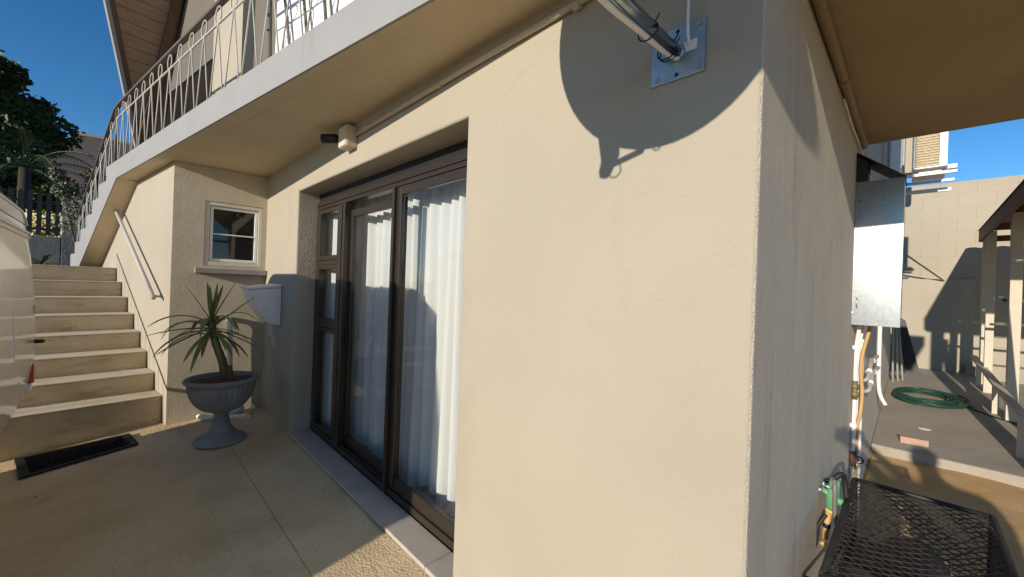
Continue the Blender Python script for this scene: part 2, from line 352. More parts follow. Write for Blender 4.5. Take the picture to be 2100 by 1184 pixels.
# stair wall
T0 = 0.2
b = MB(); b.prism([sw(-4.74, -0.3), sw(-4.74, 2.61), sw(-6.52, 2.61), sw(-8.6, 1.60), sw(-8.75, 1.40), sw(-8.75, -0.3)], NS*T0)
bevel(b.build('stair_wall', plaster, house), 0.02, 3)
# balcony slab, edge beam and outside stair flight
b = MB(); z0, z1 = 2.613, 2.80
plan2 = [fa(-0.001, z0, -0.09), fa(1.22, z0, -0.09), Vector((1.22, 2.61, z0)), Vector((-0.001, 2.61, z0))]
b.prism(plan2, (0, 0, z1-z0)); b.build('overhang_slab', mat('shade_browned_soffit', (0.38, 0.285, 0.165), 0.9, var=0.08, vscale=2.0, bump=0.2, bscale=40, stain=((0.30, 0.21, 0.12), 1.8, 0.58, (1, 1, 1))), house); b = MB()  # darker copy of the soffit colour, standing in for shade under this part
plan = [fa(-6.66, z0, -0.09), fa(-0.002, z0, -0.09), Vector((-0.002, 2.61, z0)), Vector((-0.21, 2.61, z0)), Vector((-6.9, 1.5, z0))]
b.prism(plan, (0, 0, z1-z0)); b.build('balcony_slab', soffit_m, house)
b = MB(); b.prism([fa(-6.19, 2.604, -0.088), fa(1.22, 2.604, -0.088), fa(1.22, 2.604), fa(-6.19, 2.604)], (0, 0, 0.20)); b.build('slab_soffit_band', soffit_m, house)
sx = [-6.70, -7.11, -7.49, -7.90, -8.30, -8.72, -9.08]; szt = [2.806, 2.64, 2.475, 2.305, 2.14, 1.97, 1.80, 1.60]
prof = [(1.22, 2.606), (1.22, 2.806)]
for i, x in enumerate(sx): prof += [(x, szt[i]), (x, szt[i+1])]
prof = prof + [(-9.08+0.0, 1.598)] if False else prof
prof[-1] = (-9.08, 1.59); prof += [(-8.36, 1.59), (-6.19, 2.606)]
b = MB(); b.prism([fa(x, z, 0.012) for x, z in prof], NF*0.0115); b.build('balcony_edge', fascia_m, house)
b = MB(); pr2 = [(sx[0]+0.3, 2.80)]
for i, x in enumerate(sx): pr2 += [(x, szt[i]-0.004), (x, szt[i+1]-0.004)]
pr2[-1] = (-9.08, 1.585); pr2 += [(-8.36, 1.585), (-6.19, 2.60), (-6.19, 2.80)]
pr2 = [p for i, p in enumerate(pr2) if i == 0 or p != pr2[i-1]]
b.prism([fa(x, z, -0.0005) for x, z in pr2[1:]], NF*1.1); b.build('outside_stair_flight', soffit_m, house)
# interior of the room behind the door
rm = mat('room_paint', (0.40, 0.37, 0.32), 0.9)
b = MB()
b.poly([(-4.6, 4.2, 0.05), (-4.6, 4.2, 2.6), (-0.2, 4.2, 2.6), (-0.2, 4.2, 0.05)]); b.poly([(-4.6, 0.2, 0.05), (-4.6, 0.2, 2.6), (-4.6, 4.2, 2.6), (-4.6, 4.2, 0.05)]); b.poly([(-4.6, 0.2, 2.6), (-4.6, 4.2, 2.6), (-0.2, 4.2, 2.6), (-0.2, 0.2, 2.6)]); b.build('room_wall', rm, house)
b = MB(); b.box(-4.6, -0.2, 0.245, 4.2, -0.1, 0.06); b.build('room_floor', mat('room_tile', (0.36, 0.31, 0.25), 0.35, var=0.08, vscale=3), house)
ck = mat('crack_line', (0.25, 0.21, 0.16), 0.95)
for pts in ([(-1.04, 2.20), (-1.03, 2.26), (-1.0, 2.31), (-0.985, 2.345), (-0.94, 2.37), (-0.90, 2.40), (-0.87, 2.404), (-0.83, 2.425), (-0.78, 2.44), (-0.73, 2.462), (-0.70, 2.465)],):
    b = MB(); b.tube([(x, 0.0003, z) for x, z in pts], [0.0004+0.0003*abs(math.sin(k*1.7)) for k in range(len(pts))], 5); b.build('hairline_crack', ck, house)
for i in range(16):
    x, z = random.uniform(-1.2, -0.05), random.uniform(0.5, 2.4); b = MB(); b.lathe([(0, -0.0006), (random.uniform(0.001, 0.0024), -0.0004), (0, 0.0006)], (x, 0.0, z), 6, M=Matrix.Rotation(R(90), 4, 'X')); b.build('chip', ck, house)
# sliding door
door = empty('sliding_door', (-2.47, 0.18, 0.08)); door.parent = house; door.matrix_parent_inverse = house.matrix_basis.inverted()
def fr(name, rects, y0, y1, m=alu_m, bv=0.004, par=door):
    b = MB()
    for (x0, x1, za, zb) in rects: b.box(x0, x1, y0, y1, za, zb)
    o = b.build(name, m, par); return bevel(o, bv)
def dz(x): return 0.005-0.035*x     # sill line
def slope_bar(name, x0, x1, h0, h1, y0, y1, m=alu_m):
    b = MB(); b.prism([(x0, y0, dz(x0)+h0), (x1, y0, dz(x1)+h0), (x1, y0, dz(x1)+h1), (x0, y0, dz(x0)+h1)], (0, y1-y0, 0)); return bevel(b.build(name, m, door), 0.003)
fr('head_gap', [(-3.688, -1.246, 2.245, 2.316)], 0.185, 0.198, seal_m)
fr('frame_head', [(-3.688, -1.246, 2.165, 2.245)], 0.17, 0.24)
fr('frame_head_lip', [(-3.688, -1.246, 2.195, 2.215)], 0.160, 0.170)
slope_bar('frame_sill', -3.688, -1.246, 0.0, 0.045, 0.165, 0.245)
slope_bar('frame_sill_track', -3.05, -1.246, 0.046, 0.062, 0.178, 0.186)
fr('jamb', [(-3.688, -3.640, 0.13, 2.165)], 0.17, 0.24)
fr('jamb', [(-3.155, -3.105, 0.12, 2.165)], 0.162, 0.24)
fr('jamb', [(-3.075, -3.03, 0.12, 2.165)], 0.158, 0.24)
fr('jamb_seal', [(-3.104, -3.076, 0.12, 2.16)], 0.20, 0.238, seal_m)
fr('jamb', [(-1.30, -1.246, 0.06, 2.165)], 0.17, 0.24)
# sidelight with three sashes
for (za, zb) in ((1.695, 2.16), (1.135, 1.655), (0.175, 1.095)):
    s = fr('sidelight_sash', [(-3.638, -3.596, za, zb), (-3.199, -3.157, za, zb), (-3.596, -3.199, zb-0.042, zb), (-3.596, -3.199, za, za+0.042)], 0.166, 0.215, bv=0.006)
    b = MB(); b.poly([(-3.597, 0.197, za+0.041), (-3.198, 0.197, za+0.041), (-3.198, 0.197, zb-0.041), (-3.597, 0.197, zb-0.041)]); b.build('pane', glass, s, fix=False)
fr('transom', [(-3.639, -3.156, 1.656, 1.694)], 0.172, 0.235); fr('transom', [(-3.639, -3.156, 1.096, 1.134)], 0.172, 0.235)
# fixed panel (right, outer) and sliding panel (left, inner)
def panel(x0, x1, y0, y1, zt, st, nm):
    zb0, zb1 = dz(x0)+0.064, dz(x1)+0.064
    s = fr(nm, [(x0, x0+st, zb0, zt), (x1-st, x1, zb1, zt), (x0+st, x1-st, zt-0.06, zt)], y0, y1, bv=0.005)
    b = MB(); b.prism([(x0+st, y0, dz(x0+st)+0.064), (x1-st, y0, dz(x1-st)+0.064), (x1-st, y0, dz(x1-st)+0.135), (x0+st, y0, dz(x0+st)+0.135)], (0, y1-y0, 0)); bevel(b.build('bottom_rail', alu_m, s), 0.004)
    ym = (y0+y1)/2; b = MB(); b.poly([(x0+st, ym, dz(x0+st)+0.136), (x1-st, ym, dz(x1-st)+0.136), (x1-st, ym, zt-0.061), (x0+st, ym, zt-0.061)]); b.build('pane', glass, s, fix=False)
    return s
p1 = panel(-3.028, -2.17, 0.208, 0.236, 2.105, 0.045, 'sliding_panel')
p2 = panel(-2.205, -1.302, 0.172, 0.200, 2.162, 0.05, 'fixed_panel')
fr('interlock', [(-2.235, -2.205, 0.09, 2.163)], 0.148, 0.20)
fr('interlock', [(-2.150, -2.125, 0.15, 2.10)], 0.160, 0.172)
b = MB(); b.box(-3.018, -2.995, 0.188, 0.206, 0.98, 1.12, bev=0.004); b.build('latch', seal_m, p1)
# threshold tiles
tx = [-3.688, -3.28, -2.82, -2.37, -1.915, -1.46, -1.246]
for x0, x1 in zip(tx, tx[1:]):
    b = MB(); b.prism([(x0+0.002, -0.012, dz(x0)-0.03), (x1-0.002, -0.012, dz(x1)-0.03), (x1-0.002, -0.012, dz(x1)-0.006), (x0+0.002, -0.012, dz(x0)-0.006)], (0, 0.175, 0)); bevel(b.build('tile', tile_m, house), 0.003)
# upper storey: boarded roof underside, rake board, gable wall
GG = Vector((-7.8, -0.89, 3.458)); TT = Vector((-6.846, -1.233, 4.926)); e9 = Vector((-0.156, 0.988, 0)); up = (TT-GG).normalized(); rn = up.cross(e9).normalized()
if rn.x < 0: rn = -rn
base = GG-up*0.85; Ltot = 5.2
nb = 34
for i in range(nb):
    a = base+up*(Ltot*i/nb); c = base+up*(Ltot*(i+1)/nb-0.006)
    b = MB(); b.prism([a, c, c+e9*1.3, a+e9*1.3], -rn*0.02); b.build('board', wood_board, house)
b = MB(); a = base-e9*0.06-rn*0.02; c = base+up*Ltot-e9*0.06-rn*0.02; b.prism([a, c, c-rn*0.06, a-rn*0.06], e9*1.35); b.build('roof', roof_sheet, house)
b = MB(); a = base-e9*0.10; c = base+up*Ltot-e9*0.10; b.prism([a+rn*0.05, c+rn*0.05, c-rn*0.14, a-rn*0.14], e9*0.04); b.build('rake_board', fascia_m, house)
bl0 = Vector((-7.149, -0.801, 4.542)); bl1 = Vector((-6.778, -0.705, 5.173)); bd = (bl1-bl0).normalized()
a = bl0-bd*2.0+rn*0.01; c = bl0+bd*2.6+rn*0.01
b = MB(); b.prism([a, c, c+rn*0.10, a+rn*0.10], e9*0.09); b.build('gable_beam', wood_dark, house)
G9 = Vector((-6.95, -0.75, 0))
def gw(x, z, off=0.0): p = G9+DF*((x-G9.x)/DF.x); p.z = z; return p-NF*off
def gpanel(nm, x0, x1, za, zb, m, o0=0.0, th=0.12): b = MB(); b.prism([gw(x0, za, o0), gw(x1, za, o0), gw(x1, zb, o0), gw(x0, zb, o0)], NF*th); return b.build(nm, m, house)
for zz in (4.1, 4.75, 5.4): gpanel('gable_panel', -7.45, -4.98, zz, zz+0.645, shade_and_frame_grey, -0.14)
gpanel('gable_glazing', -7.45, -4.98, 2.80, 4.095, mat('dark_gable_glass', (0.02, 0.018, 0.016), 0.1), -0.16)
gpanel('upper_wall', -4.975, -4.25, 2.80, 6.0, plaster, 0.05, 0.3)
gpanel('upper_wall', -4.25, -3.25, 2.80, 6.0, shade_and_frame_grey, -0.05, 0.2)  # wall face in shade, given the shade grey instead of plaster
gpanel('balcony_door', -3.25, 0.8, 2.80, 6.0, mat('dark_gable_glass', (0.02, 0.018, 0.016), 0.1), -0.12, 0.1)
b = MB(); b.box(0.06, 0.15, 5.1, 5.22, 2.3, 5.0, bev=0.01); b.build('downpipe', pvc, house)

# ================================================================== stairs
st = empty('concrete_stairs', (-5.9, -1.8, 0), 'eight worn tan concrete steps climbing beside the cream wall', 'stairs')
nx_ = [-4.881, -5.18, -5.50, -5.82, -6.15, -6.50, -6.86, -7.19]; nz_ = [0.332, 0.511, 0.690, 0.868, 1.045, 1.224, 1.403, 1.583]
for i in range(8):
    xb = nx_[i]-0.75 if i < 7 else -7.63
    a = sw(nx_[i], 0, 0.002); c = sw(xb, 0, 0.002)
    zb = -0.3 if i == 0 else nz_[i-1]-0.01
    lx = random.uniform(-.004, .004)
    b = MB(); pa = Vector((a.x+lx, a.y, zb)); pc = Vector((c.x, c.y, zb)); wv = -NS*1.5
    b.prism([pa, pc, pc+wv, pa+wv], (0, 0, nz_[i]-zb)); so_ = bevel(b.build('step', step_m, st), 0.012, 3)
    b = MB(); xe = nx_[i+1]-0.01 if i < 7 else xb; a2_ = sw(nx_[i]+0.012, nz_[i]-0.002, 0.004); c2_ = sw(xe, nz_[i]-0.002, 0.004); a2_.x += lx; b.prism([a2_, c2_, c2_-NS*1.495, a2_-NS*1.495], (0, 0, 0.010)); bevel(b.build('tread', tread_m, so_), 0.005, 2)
# railing on the outer side of the stairs (its shadow falls on the cream wall)
srl = empty('stair_railing', sw(-6, 0.9, 1.45), 'thin white rod railing on the outer edge of the concrete steps', 'railing')
def sline(x): return nz_[0]+(x-nx_[0])/(nx_[7]-nx_[0])*(nz_[7]-nz_[0])
b = MB(); b.tube([sw(-4.75, sline(-4.75)+0.50, 1.45), sw(-7.3, sline(-7.3)+0.50, 1.45)], 0.017); b.build('handrail', rail_w, srl)
for i in range(14):
    x = -4.85-i*0.18; x2 = x-0.09
    b = MB(); b.tube([sw(x, sline(x)-0.02, 1.45), sw(x2, sline(x2)+0.49, 1.45), sw(x2-0.09, sline(x2-0.09)-0.02, 1.45)], 0.006, 6); b.build('baluster', rail_w, srl)
# wall handrail
hr = empty('wall_handrail', sw(-6, 1.9, 0.07), 'white tube handrail bracketed to the sunlit stair wall', 'handrail')
ht, hb = sw(-7.05, 2.40, 0.075), sw(-4.95, 1.285, 0.075)
b = MB(); b.tube([hb, ht], 0.0185, 14); b.build('rail', rail_w, hr)
for x, t in ((-5.06, 0.05), (-6.95, 0.95)):
    p = hb.lerp(ht, t); q = p+NS*0.078; b = MB()
    b.tube(spline([p-Vector((0, 0, 0.0)), p+Vector((0, 0, -0.035))+NS*0.02, q+Vector((0, 0, -0.045))], 5), 0.011, 8)
    b.tube([q+Vector((0, 0, -0.045))-NS*0.008, q+Vector((0, 0, -0.045))], 0.032, 12); b.build('bracket', rail_w, hr)

# ================================================================== balcony railing
br = empty('balcony_railing', fa(-3, 2.8, -0.05), 'white rod balcony railing with ring tops and dark handrail', 'railing')
OFF = -0.045
def rl(x):       # height of the walking line under the railing
    if x > -6.62: return 2.806
    return max(2.806-(-6.62-x)*0.50, 1.60)
X0, X1 = -9.0, 0.75
path = [fa(X1, rl(X1)+0.735, OFF), fa(-6.45, 3.541, OFF)]+[fa(x, rl(x)+0.735, OFF) for x in (-6.66, -6.9, -7.6, -8.3, X0)]
def flatbar(pts, wd, th):
    b = MB(); ring = []
    for p in pts:
        ring.append([b.bm.verts.new(p+NF*sx_*wd/2+Vector((0, 0, sz_*th/2))) for sx_, sz_ in ((-1, -1), (1, -1), (1, 1), (-1, 1))])
    for a, c in zip(ring, ring[1:]):
        for k in range(4): b.bm.faces.new((a[k], a[(k+1) % 4], c[(k+1) % 4], c[k]))
    b.bm.faces.new(ring[0]); b.bm.faces.new(ring[-1]); return b
flatbar(path, 0.04, 0.022).build('handrail', rail_d, br)
b = MB(); b.tube([p-Vector((0, 0, 0.145)) for p in path], 0.008, 6); b.build('lower_rail', rail_w, br)
sp = 0.287; x = 0.6; k = 0
while x > -8.95:
    z = rl(x); c = fa(x, z+0.655, OFF); bt = fa(x, z+0.59, OFF)
    b = MB()
    dx = sp/2
    zl = lambda xx: (2.80 if xx > sx[0] else next((szt[i+1] for i in range(len(sx)-1, -1, -1) if xx <= sx[i]), 2.8))-0.01
    b.tube([c+DF*0.058*math.sin(t)+Vector((0, 0, 0.064*math.cos(t))) for t in [2*math.pi*i/20 for i in range(20)]], 0.0052, 6, closed=True)
    for sg in (-1, 1):
        f = fa(x+sg*(dx-0.006), 0, OFF); f.z = zl(f.x)
        b.tube([bt+DF*sg*0.004, f], 0.0052, 6)
    b.build('baluster', rail_w, br); x -= sp; k += 1
for x in (-8.98, -6.62):
    b = MB(); z = rl(x); b.tube([fa(x, z-0.1 if x > -8.9 else 1.58, OFF), fa(x, z+0.73, OFF)], 0.012, 8); b.build('post', rail_d, br)

# ================================================================== things at the front wall
# curtain
cu_ = MB(); nU, nV = 320, 14; vv = {}
for i in range(nU+1):
    t = i/nU; x = -3.52+2.32*t
    for j in range(nV+1):
        q = j/nV; z = 2.28-(2.28-(0.10+0.03*math.sin(t*31)))*q
        amp = 0.028+0.022*q; ph = t*2*math.pi*20+1.3*math.sin(t*11.3)+0.7*math.sin(t*23.7+1)+0.25*q*math.sin(t*40); amp *= 0.85+0.25*math.sin(t*17+0.6*math.sin(t*41))
        vv[i, j] = cu_.bm.verts.new((x+0.012*math.sin(ph*1.0+1.1)*q+0.02*q*math.sin(t*7), 0.37+amp*math.sin(ph)+0.012*math.sin(ph*0.37+q*2), z))
for i in range(nU):
    for j in range(nV):
        if 0.265 < i/nU < 0.285 and False: continue
        f = cu_.bm.faces.new((vv[i, j], vv[i+1, j], vv[i+1, j+1], vv[i, j+1])); f.smooth = True
tag(cu_.build('curtain', curtain_m, fix=False), 'sheer white curtain hanging in folds behind the sliding door', 'curtain')
b = MB(); b.tube([(-3.66, 0.35, 2.30), (-1.1, 0.35, 2.30)], 0.012, 8); tag(b.build('curtain_rod', pvc), 'thin white rod the voile curtain hangs from inside', 'curtain rod')
b = MB(); nn = 60; pv = None
for i in range(nn+1):
    x = -3.86+0.80*i/nn; y = 0.285+0.010*math.sin(i*0.8)+0.004*math.sin(i*0.31); row = (b.bm.verts.new((x, y, 0.14)), b.bm.verts.new((x, y, 2.28)))
    if pv: f = b.bm.faces.new((pv[0], row[0], row[1], pv[1])); f.smooth = True
    pv = row
tag(b.build('side_curtain', curtain_m, fix=False), 'white voile curtain behind the three small sidelight panes', 'curtain')
# rug
b = MB(); nn = 40; mm = 16; vv = {}
for i in range(nn+1):
    for j in range(mm+1): vv[i, j] = b.bm.verts.new((-2.25+1.5*i/nn, 0.27+0.75*j/mm, 0.075+random.uniform(0, 0.014)))
for i in range(nn):
    for j in range(mm): b.bm.faces.new((vv[i, j], vv[i+1, j], vv[i+1, j+1], vv[i, j+1]))
tag(b.build('rug', mat('grey_shag', (0.20, 0.19, 0.175), 0.95, col2=(0.58, 0.56, 0.52), vscale=26, bump=1, bscale=60)), 'mottled grey shaggy rug under the curtain hem', 'rug')
# wedge shaped white box on the wall
wb = empty('wall_hopper', (-4.2, 0, 1.06), 'white plastic wedge shaped box with lid on the wall beside the door', 'wall box')
prf = [(-0.002, 1.06), (-0.06, 1.068), (-0.105, 1.09), (-0.15, 1.14), (-0.20, 1.22), (-0.245, 1.31), (-0.272, 1.385), (-0.272, 1.405), (-0.002, 1.43)]
b = MB(); b.prism([(-4.36, y, z) for y, z in prf], (0.28, 0, 0)); bevel(b.build('body', white_pl, wb), 0.008, 3)
b = MB(); b.prism([(-4.37, y, z) for y, z in [(-0.002, 1.432), (-0.275, 1.406), (-0.292, 1.412), (-0.288, 1.428), (-0.06, 1.462), (-0.002, 1.464)]], (0.30, 0, 0)); bevel(b.build('lid', white_pl, wb), 0.007, 3)
for x in (-4.29, -4.24, -4.2):
    b = MB(); b.tube(spline([(x, -0.05, 1.07), (x+0.01, -0.05, 1.0), (x-0.012, -0.02, 0.93), (x-0.02, -0.006, 0.84-0.1*(x+4.24))], 5), 0.004, 6); b.build('cable', pvc, wb)
# waste pipe
dp = empty('waste_pipe', (-4.6, -0.3, 0.1), 'white plastic waste pipe rising from a gully in the recess corner', 'pipe')
b = MB(); b.tube(spline([ww(0.47, 1.08, -0.02), ww(0.47, 1.085, 0.035), ww(0.475, 1.05, 0.055), ww(0.475, 0.9, 0.055)], 6)+[ww(0.50, 0.16, 0.055)], 0.026, 12); b.build('upright', pvc, dp)
b = MB(); q = ww(0.53, 0.10, 0.13); b.lathe([(0.075, 0), (0.075, 0.06), (0.085, 0.065), (0.085, 0.085), (0.07, 0.09), (0.07, 0.14), (0.078, 0.145), (0.078, 0.16), (0.0, 0.16)], q, 24); b.build('gully', pvc, dp)
b = MB(); b.tube(spline([ww(0.25, 0.125, 0.03), ww(0.26, 0.125, 0.08), ww(0.30, 0.125, 0.12), ww(0.45, 0.125, 0.20), ww(0.58, 0.125, 0.27), ww(0.62, 0.125, 0.29), ww(0.63, 0.09, 0.30)], 6), 0.024, 12); b.build('elbow_pipe', pvc, dp)
b = MB()
for p in (ww(0.28, 0.125, 0.10), ww(0.60, 0.125, 0.28)): b.tube([p-wd*0.02, p+wd*0.02], 0.031, 12)
b.build('collar', pvc, dp)
b = MB(); b.tube(spline([ww(0.70, 0.15, 0.02), ww(0.70, 0.15, 0.06), ww(0.71, 0.13, 0.09)], 5), 0.022, 10); b.build('stub', pvc, dp)
# mat
mt = empty('door_mat', (-4.5, -1.33, 0.04), 'black rubber mat with raised border lying below the first step', 'mat')
ca = [Vector((-4.69, -1.69, 0)), Vector((-4.24, -1.62, 0)), Vector((-4.37, -0.985, 0)), Vector((-4.685, -1.03, 0))]
def on(p, h): return Vector((p.x, p.y, fz(p.x, p.y)+h))
b = MB(); b.prism([on(p, 0.004) for p in ca], (0, 0, 0.008)); b.build('base', seal_m, mt)
cc = sum(ca, Vector())/4; b = MB()
for i in range(4):
    p, q = ca[i], ca[(i+1) % 4]; b.prism([on(p, 0.0125), on(q, 0.0125), on(q.lerp(cc, 0.14), 0.0125), on(p.lerp(cc, 0.14), 0.0125)], (0, 0, 0.008))
b.build('border', seal_m, mt)
b = MB(); bm_ = [p.lerp(cc, 0.17) for p in ca]; rnd = random.Random(3)
for i in range(46):
    for j in range(30):
        p = bm_[0].lerp(bm_[1], (j+.5)/30).lerp(bm_[3].lerp(bm_[2], (j+.5)/30), (i+.5)/46); p = on(p, 0.012); h = 0.008*rnd.uniform(0.7, 1.2)
        d = Vector((rnd.uniform(-.004, .004), rnd.uniform(-.004, .004), h)); b.poly([p+Vector((-.006, 0, 0)), p+Vector((.006, 0, 0)), p+d]); b.poly([p+Vector((0, -.006, 0)), p+Vector((0, .006, 0)), p+d])
tag(b.build('bristles', seal_m, mt, fix=False), kind='stuff')
# urn and its yucca
UX, UY = -3.99, -0.47; UZ = fz(UX, UY)
urn = empty('urn_planter', (UX, UY, UZ), 'dark grey fluted pedestal urn holding the spiky plant', 'planter')
b = MB(); b.lathe([(0.0, 0.0), (0.19, 0.0), (0.195, 0.012), (0.185, 0.03), (0.15, 0.05), (0.105, 0.085), (0.075, 0.13), (0.06, 0.19), (0.052, 0.235), (0.0, 0.235)], (UX, UY, UZ+0.002), 40); b.build('foot', urn_m, urn)
b = MB(); pf = [(0.045, 0.23), (0.058, 0.24), (0.06, 0.255), (0.05, 0.262)]
for i in range(13):
    t = i/12; pf.append((0.052+0.198*math.sin(t*math.pi/2)**0.85, 0.265+0.245*(1-math.cos(t*math.pi/2))**0.9))
pf += [(0.258, 0.52), (0.272, 0.528), (0.278, 0.545), (0.27, 0.56), (0.25, 0.562), (0.24, 0.55), (0.235, 0.50)]
b.lathe(pf, (UX, UY, UZ), 144, flute=36, famp=0.010, frange=(0.275, 0.512)); b.build('bowl', urn_m, urn)
b = MB(); vv = {}
for i in range(9):
    for k in range(28):
        r = 0.24*i/8; a = 2*math.pi*k/28; vv[i, k] = b.bm.verts.new((UX+r*math.cos(a), UY+r*math.sin(a), UZ+0.525+0.02*(1-i/8)+rnd.uniform(-.008, .008)))
for i in range(8):
    for k in range(28): b.bm.faces.new((vv[i, k], vv[i+1, k], vv[i+1, (k+1) % 28], vv[i, (k+1) % 28]))
b.build('soil', soil, urn, fix=False)
yuc = empty('yucca_plant', (UX-0.02, UY, UZ+0.53), 'spiky green yucca with long drooping leaves growing in the urn', 'plant')
tp = [Vector((UX+0.0, UY+0.02, UZ+0.50)), Vector((UX-0.01, UY-0.0, UZ+0.68)), Vector((UX-0.02, UY-0.06, UZ+0.88)), Vector((UX-0.02, UY-0.09, UZ+1.06))]
tps = spline(tp, 6); b = MB(); b.tube(tps, [0.034-0.009*i/len(tps)+0.003*(i % 2) for i in range(len(tps))], 10); b.build('trunk', trunk_m, yuc)
b = MB(); b.tube(spline([(UX+0.04, UY+0.06, UZ+0.5), (UX+0.03, UY+0.05, UZ+0.58), (UX+0.01, UY+0.04, UZ+0.66)], 5), [0.024]*10+[0.02], 8); b.build('trunk', trunk_m, yuc)
crown = tp[-1]+Vector((0, 0, 0.03))
def leaf(az, elev, L, droop, wid, start):
    b = MB(); n = 11; d = Vector((math.cos(az)*math.cos(elev), math.sin(az)*math.cos(elev), math.sin(elev))); p = start.copy(); prev = None
    side = Vector((-math.sin(az), math.cos(az), 0))
    for i in range(n+1):
        t = i/n; wdt = wid*(0.55+1.1*t)*(1-t)**0.65 if t < 1 else 0.0006; wdt = max(wdt, 0.0008)
        nrm = side.cross(d).normalized(); fold = wdt*0.35
        row = [b.bm.verts.new(p-side*wdt+nrm*fold), b.bm.verts.new(p-nrm*fold*0.3), b.bm.verts.new(p+side*wdt+nrm*fold)]
        if prev:
            for k in range(2): f = b.bm.faces.new((prev[k], prev[k+1], row[k+1], row[k])); f.smooth = True
        prev = row
        p = p+d*(L/n); d = (d+Vector((0, 0, -droop*(0.4+t)/n))).normalized()
    return b.build('leaf', leaf_m, yuc, fix=False)
for i in range(30):
    t = i/29; az = i*2.39996+rnd.uniform(-.3, .3); st_ = crown-Vector((0, 0, 0.15*t))
    if t < 0.27: leaf(az, R(rnd.uniform(58, 86)), rnd.uniform(0.28, 0.40), rnd.uniform(0.05, 0.4), rnd.uniform(0.018, 0.024), st_)
    elif t < 0.62: leaf(az, R(rnd.uniform(22, 50)), rnd.uniform(0.36, 0.50), rnd.uniform(1.6, 3.6), rnd.uniform(0.022, 0.030), st_)
    else: leaf(az, R(rnd.uniform(-35, 10)), rnd.uniform(0.38, 0.52), rnd.uniform(0.9, 2.4), rnd.uniform(0.022, 0.030), st_)
for az, el_, L, dr in ((-1.5, 2, 0.44, 0.5), (1.75, 40, 0.44, 0.1), (-1.2, -18, 0.46, 0.5), (1.35, -24, 0.44, 0.4), (-1.9, 30, 0.40, 2.6), (0.4, -60, 0.40, .4)): leaf(az, R(el_), L, dr, 0.025, crown-Vector((0, 0, 0.09)))
# security camera
sc = empty('security_camera', (-2.5, -0.03, 2.5), 'small black bullet camera on a cream junction box under the soffit', 'security camera')
b = MB(); b.box(-2.60, -2.47, -0.075, -0.001, 2.44, 2.585, bev=0.006); b.build('junction_box', mat('cream_plastic', (0.55, 0.50, 0.40), 0.6, var=0.05, vscale=10), sc)
b = MB(); b.box(-2.595, -2.475, -0.082, -0.076, 2.445, 2.58, bev=0.002); b.build('box_lid', MATS['cream_plastic'], sc)
cb = Vector((-2.602, -0.042, 2.53)); cdv = Vector((-0.8, -0.55, 0.02)).normalized()
b = MB(); b.tube([cb, cb+Vector((-0.02, 0, 0))], [0.036, 0.03], 16); b.build('mount', seal_m, sc)
b = MB(); j = cb+Vector((-0.075, -0.012, 0.01)); b.tube(spline([cb+Vector((-0.015, 0, 0)), cb+Vector((-0.045, -.004, .002)), j], 4), 0.011, 8); b.build('arm', seal_m, sc)
b = MB(); b.tube([j, j+cdv*0.012, j+cdv*0.02, j+cdv*0.12, j+cdv*0.122, j+cdv*0.118], [0.018, 0.03, 0.033, 0.033, 0.028, 0.026], 18); b.build('camera_body', seal_m, sc)
b = MB(); up_ = Vector((0, 0, 1)); sdv = cdv.cross(up_).normalized(); pp = j+cdv*0.03
b.prism([pp+sdv*0.031-up_*0.018, pp+cdv*0.03+sdv*0.031-up_*0.018, pp+cdv*0.03+sdv*0.0335+up_*0.006, pp+sdv*0.0335+up_*0.006], sdv*0.003); b.build('sticker', white_pl, sc)
# conduits
b = MB(); b.tube([(-2.475, -0.016, 2.525), (-1.3, -0.016, 2.545), (-0.02, -0.016, 2.553)], 0.0125, 10)
for x in (-1.47, -2.3, -0.6): b.tube([(x-0.015, -0.016, 2.54), (x+0.015, -0.016, 2.541)], 0.0155, 10)
tag(b.build('conduit', cream_pipe), 'thin cream conduit from the security camera along the front wall', 'conduit')
b = MB(); b.tube([(0.025, 0.0, 2.585), (0.025, 1.35, 2.587), (0.025, 2.55, 2.589)], 0.02, 10); b.tube([(0.025, 1.33, 2.587), (0.025, 1.40, 2.587)], 0.024, 10)
tag(b.build('soffit_pipe', mat('brown_pipe', (0.28, 0.21, 0.13), 0.6)), 'brown pipe along the joint of side wall and slab', 'pipe')
b = MB(); b.tube(spline([(0.012, 1.5, 2.55), (0.014, 1.9, 2.53), (0.012, 2.3, 2.545), (0.016, 2.62, 2.51)], 6), 0.005, 6)
tag(b.build('cable', pvc), 'thin white cable sagging below the brown soffit pipe', 'cable')

# satellite dish on a wall arm
sdh = empty('satellite_dish', (-0.228, 0, 2.226), 'zinc wall plate and tube arm carrying a satellite dish', 'satellite dish')
b = MB(); b.box(-0.306, -0.146, -0.009, -0.001, 2.146, 2.303, bev=0.001); b.build('plate', zinc, sdh)
for x, z in ((-0.289, 2.163), (-0.163, 2.163), (-0.289, 2.286), (-0.163, 2.286)):
    b = MB(); b.tube([(x, -0.009, z), (x, -0.012, z)], 0.010, 16); b.tube([(x, -0.012, z), (x, -0.0185, z)], 0.0072, 6); b.build('bolt', zinc, sdh)
for x, z in ((-0.226, 2.16), (-0.226, 2.29)):
    b = MB(); b.tube([(x, -0.0088, z), (x, -0.0096, z)], 0.0062, 14); b.build('hole', seal_m, sdh)
b = MB(); b.box(-0.205, -0.168, -0.0102, -0.0092, 2.218, 2.248); b.build('sticker', white_pl, sdh)
arm = [(-0.226, -0.005, 2.223), (-0.235, -0.30, 2.225), (-0.238, -0.52, 2.228)]+[Vector((-0.24, -0.52-0.10*math.sin(a), 2.228+0.10*(1-math.cos(a)))) for a in [R(d) for d in range(15, 91, 15)]]+[(-0.24, -0.62, 2.62)]
b = MB(); b.tube(arm, 0.0185, 16); b.build('arm', galv, sdh)
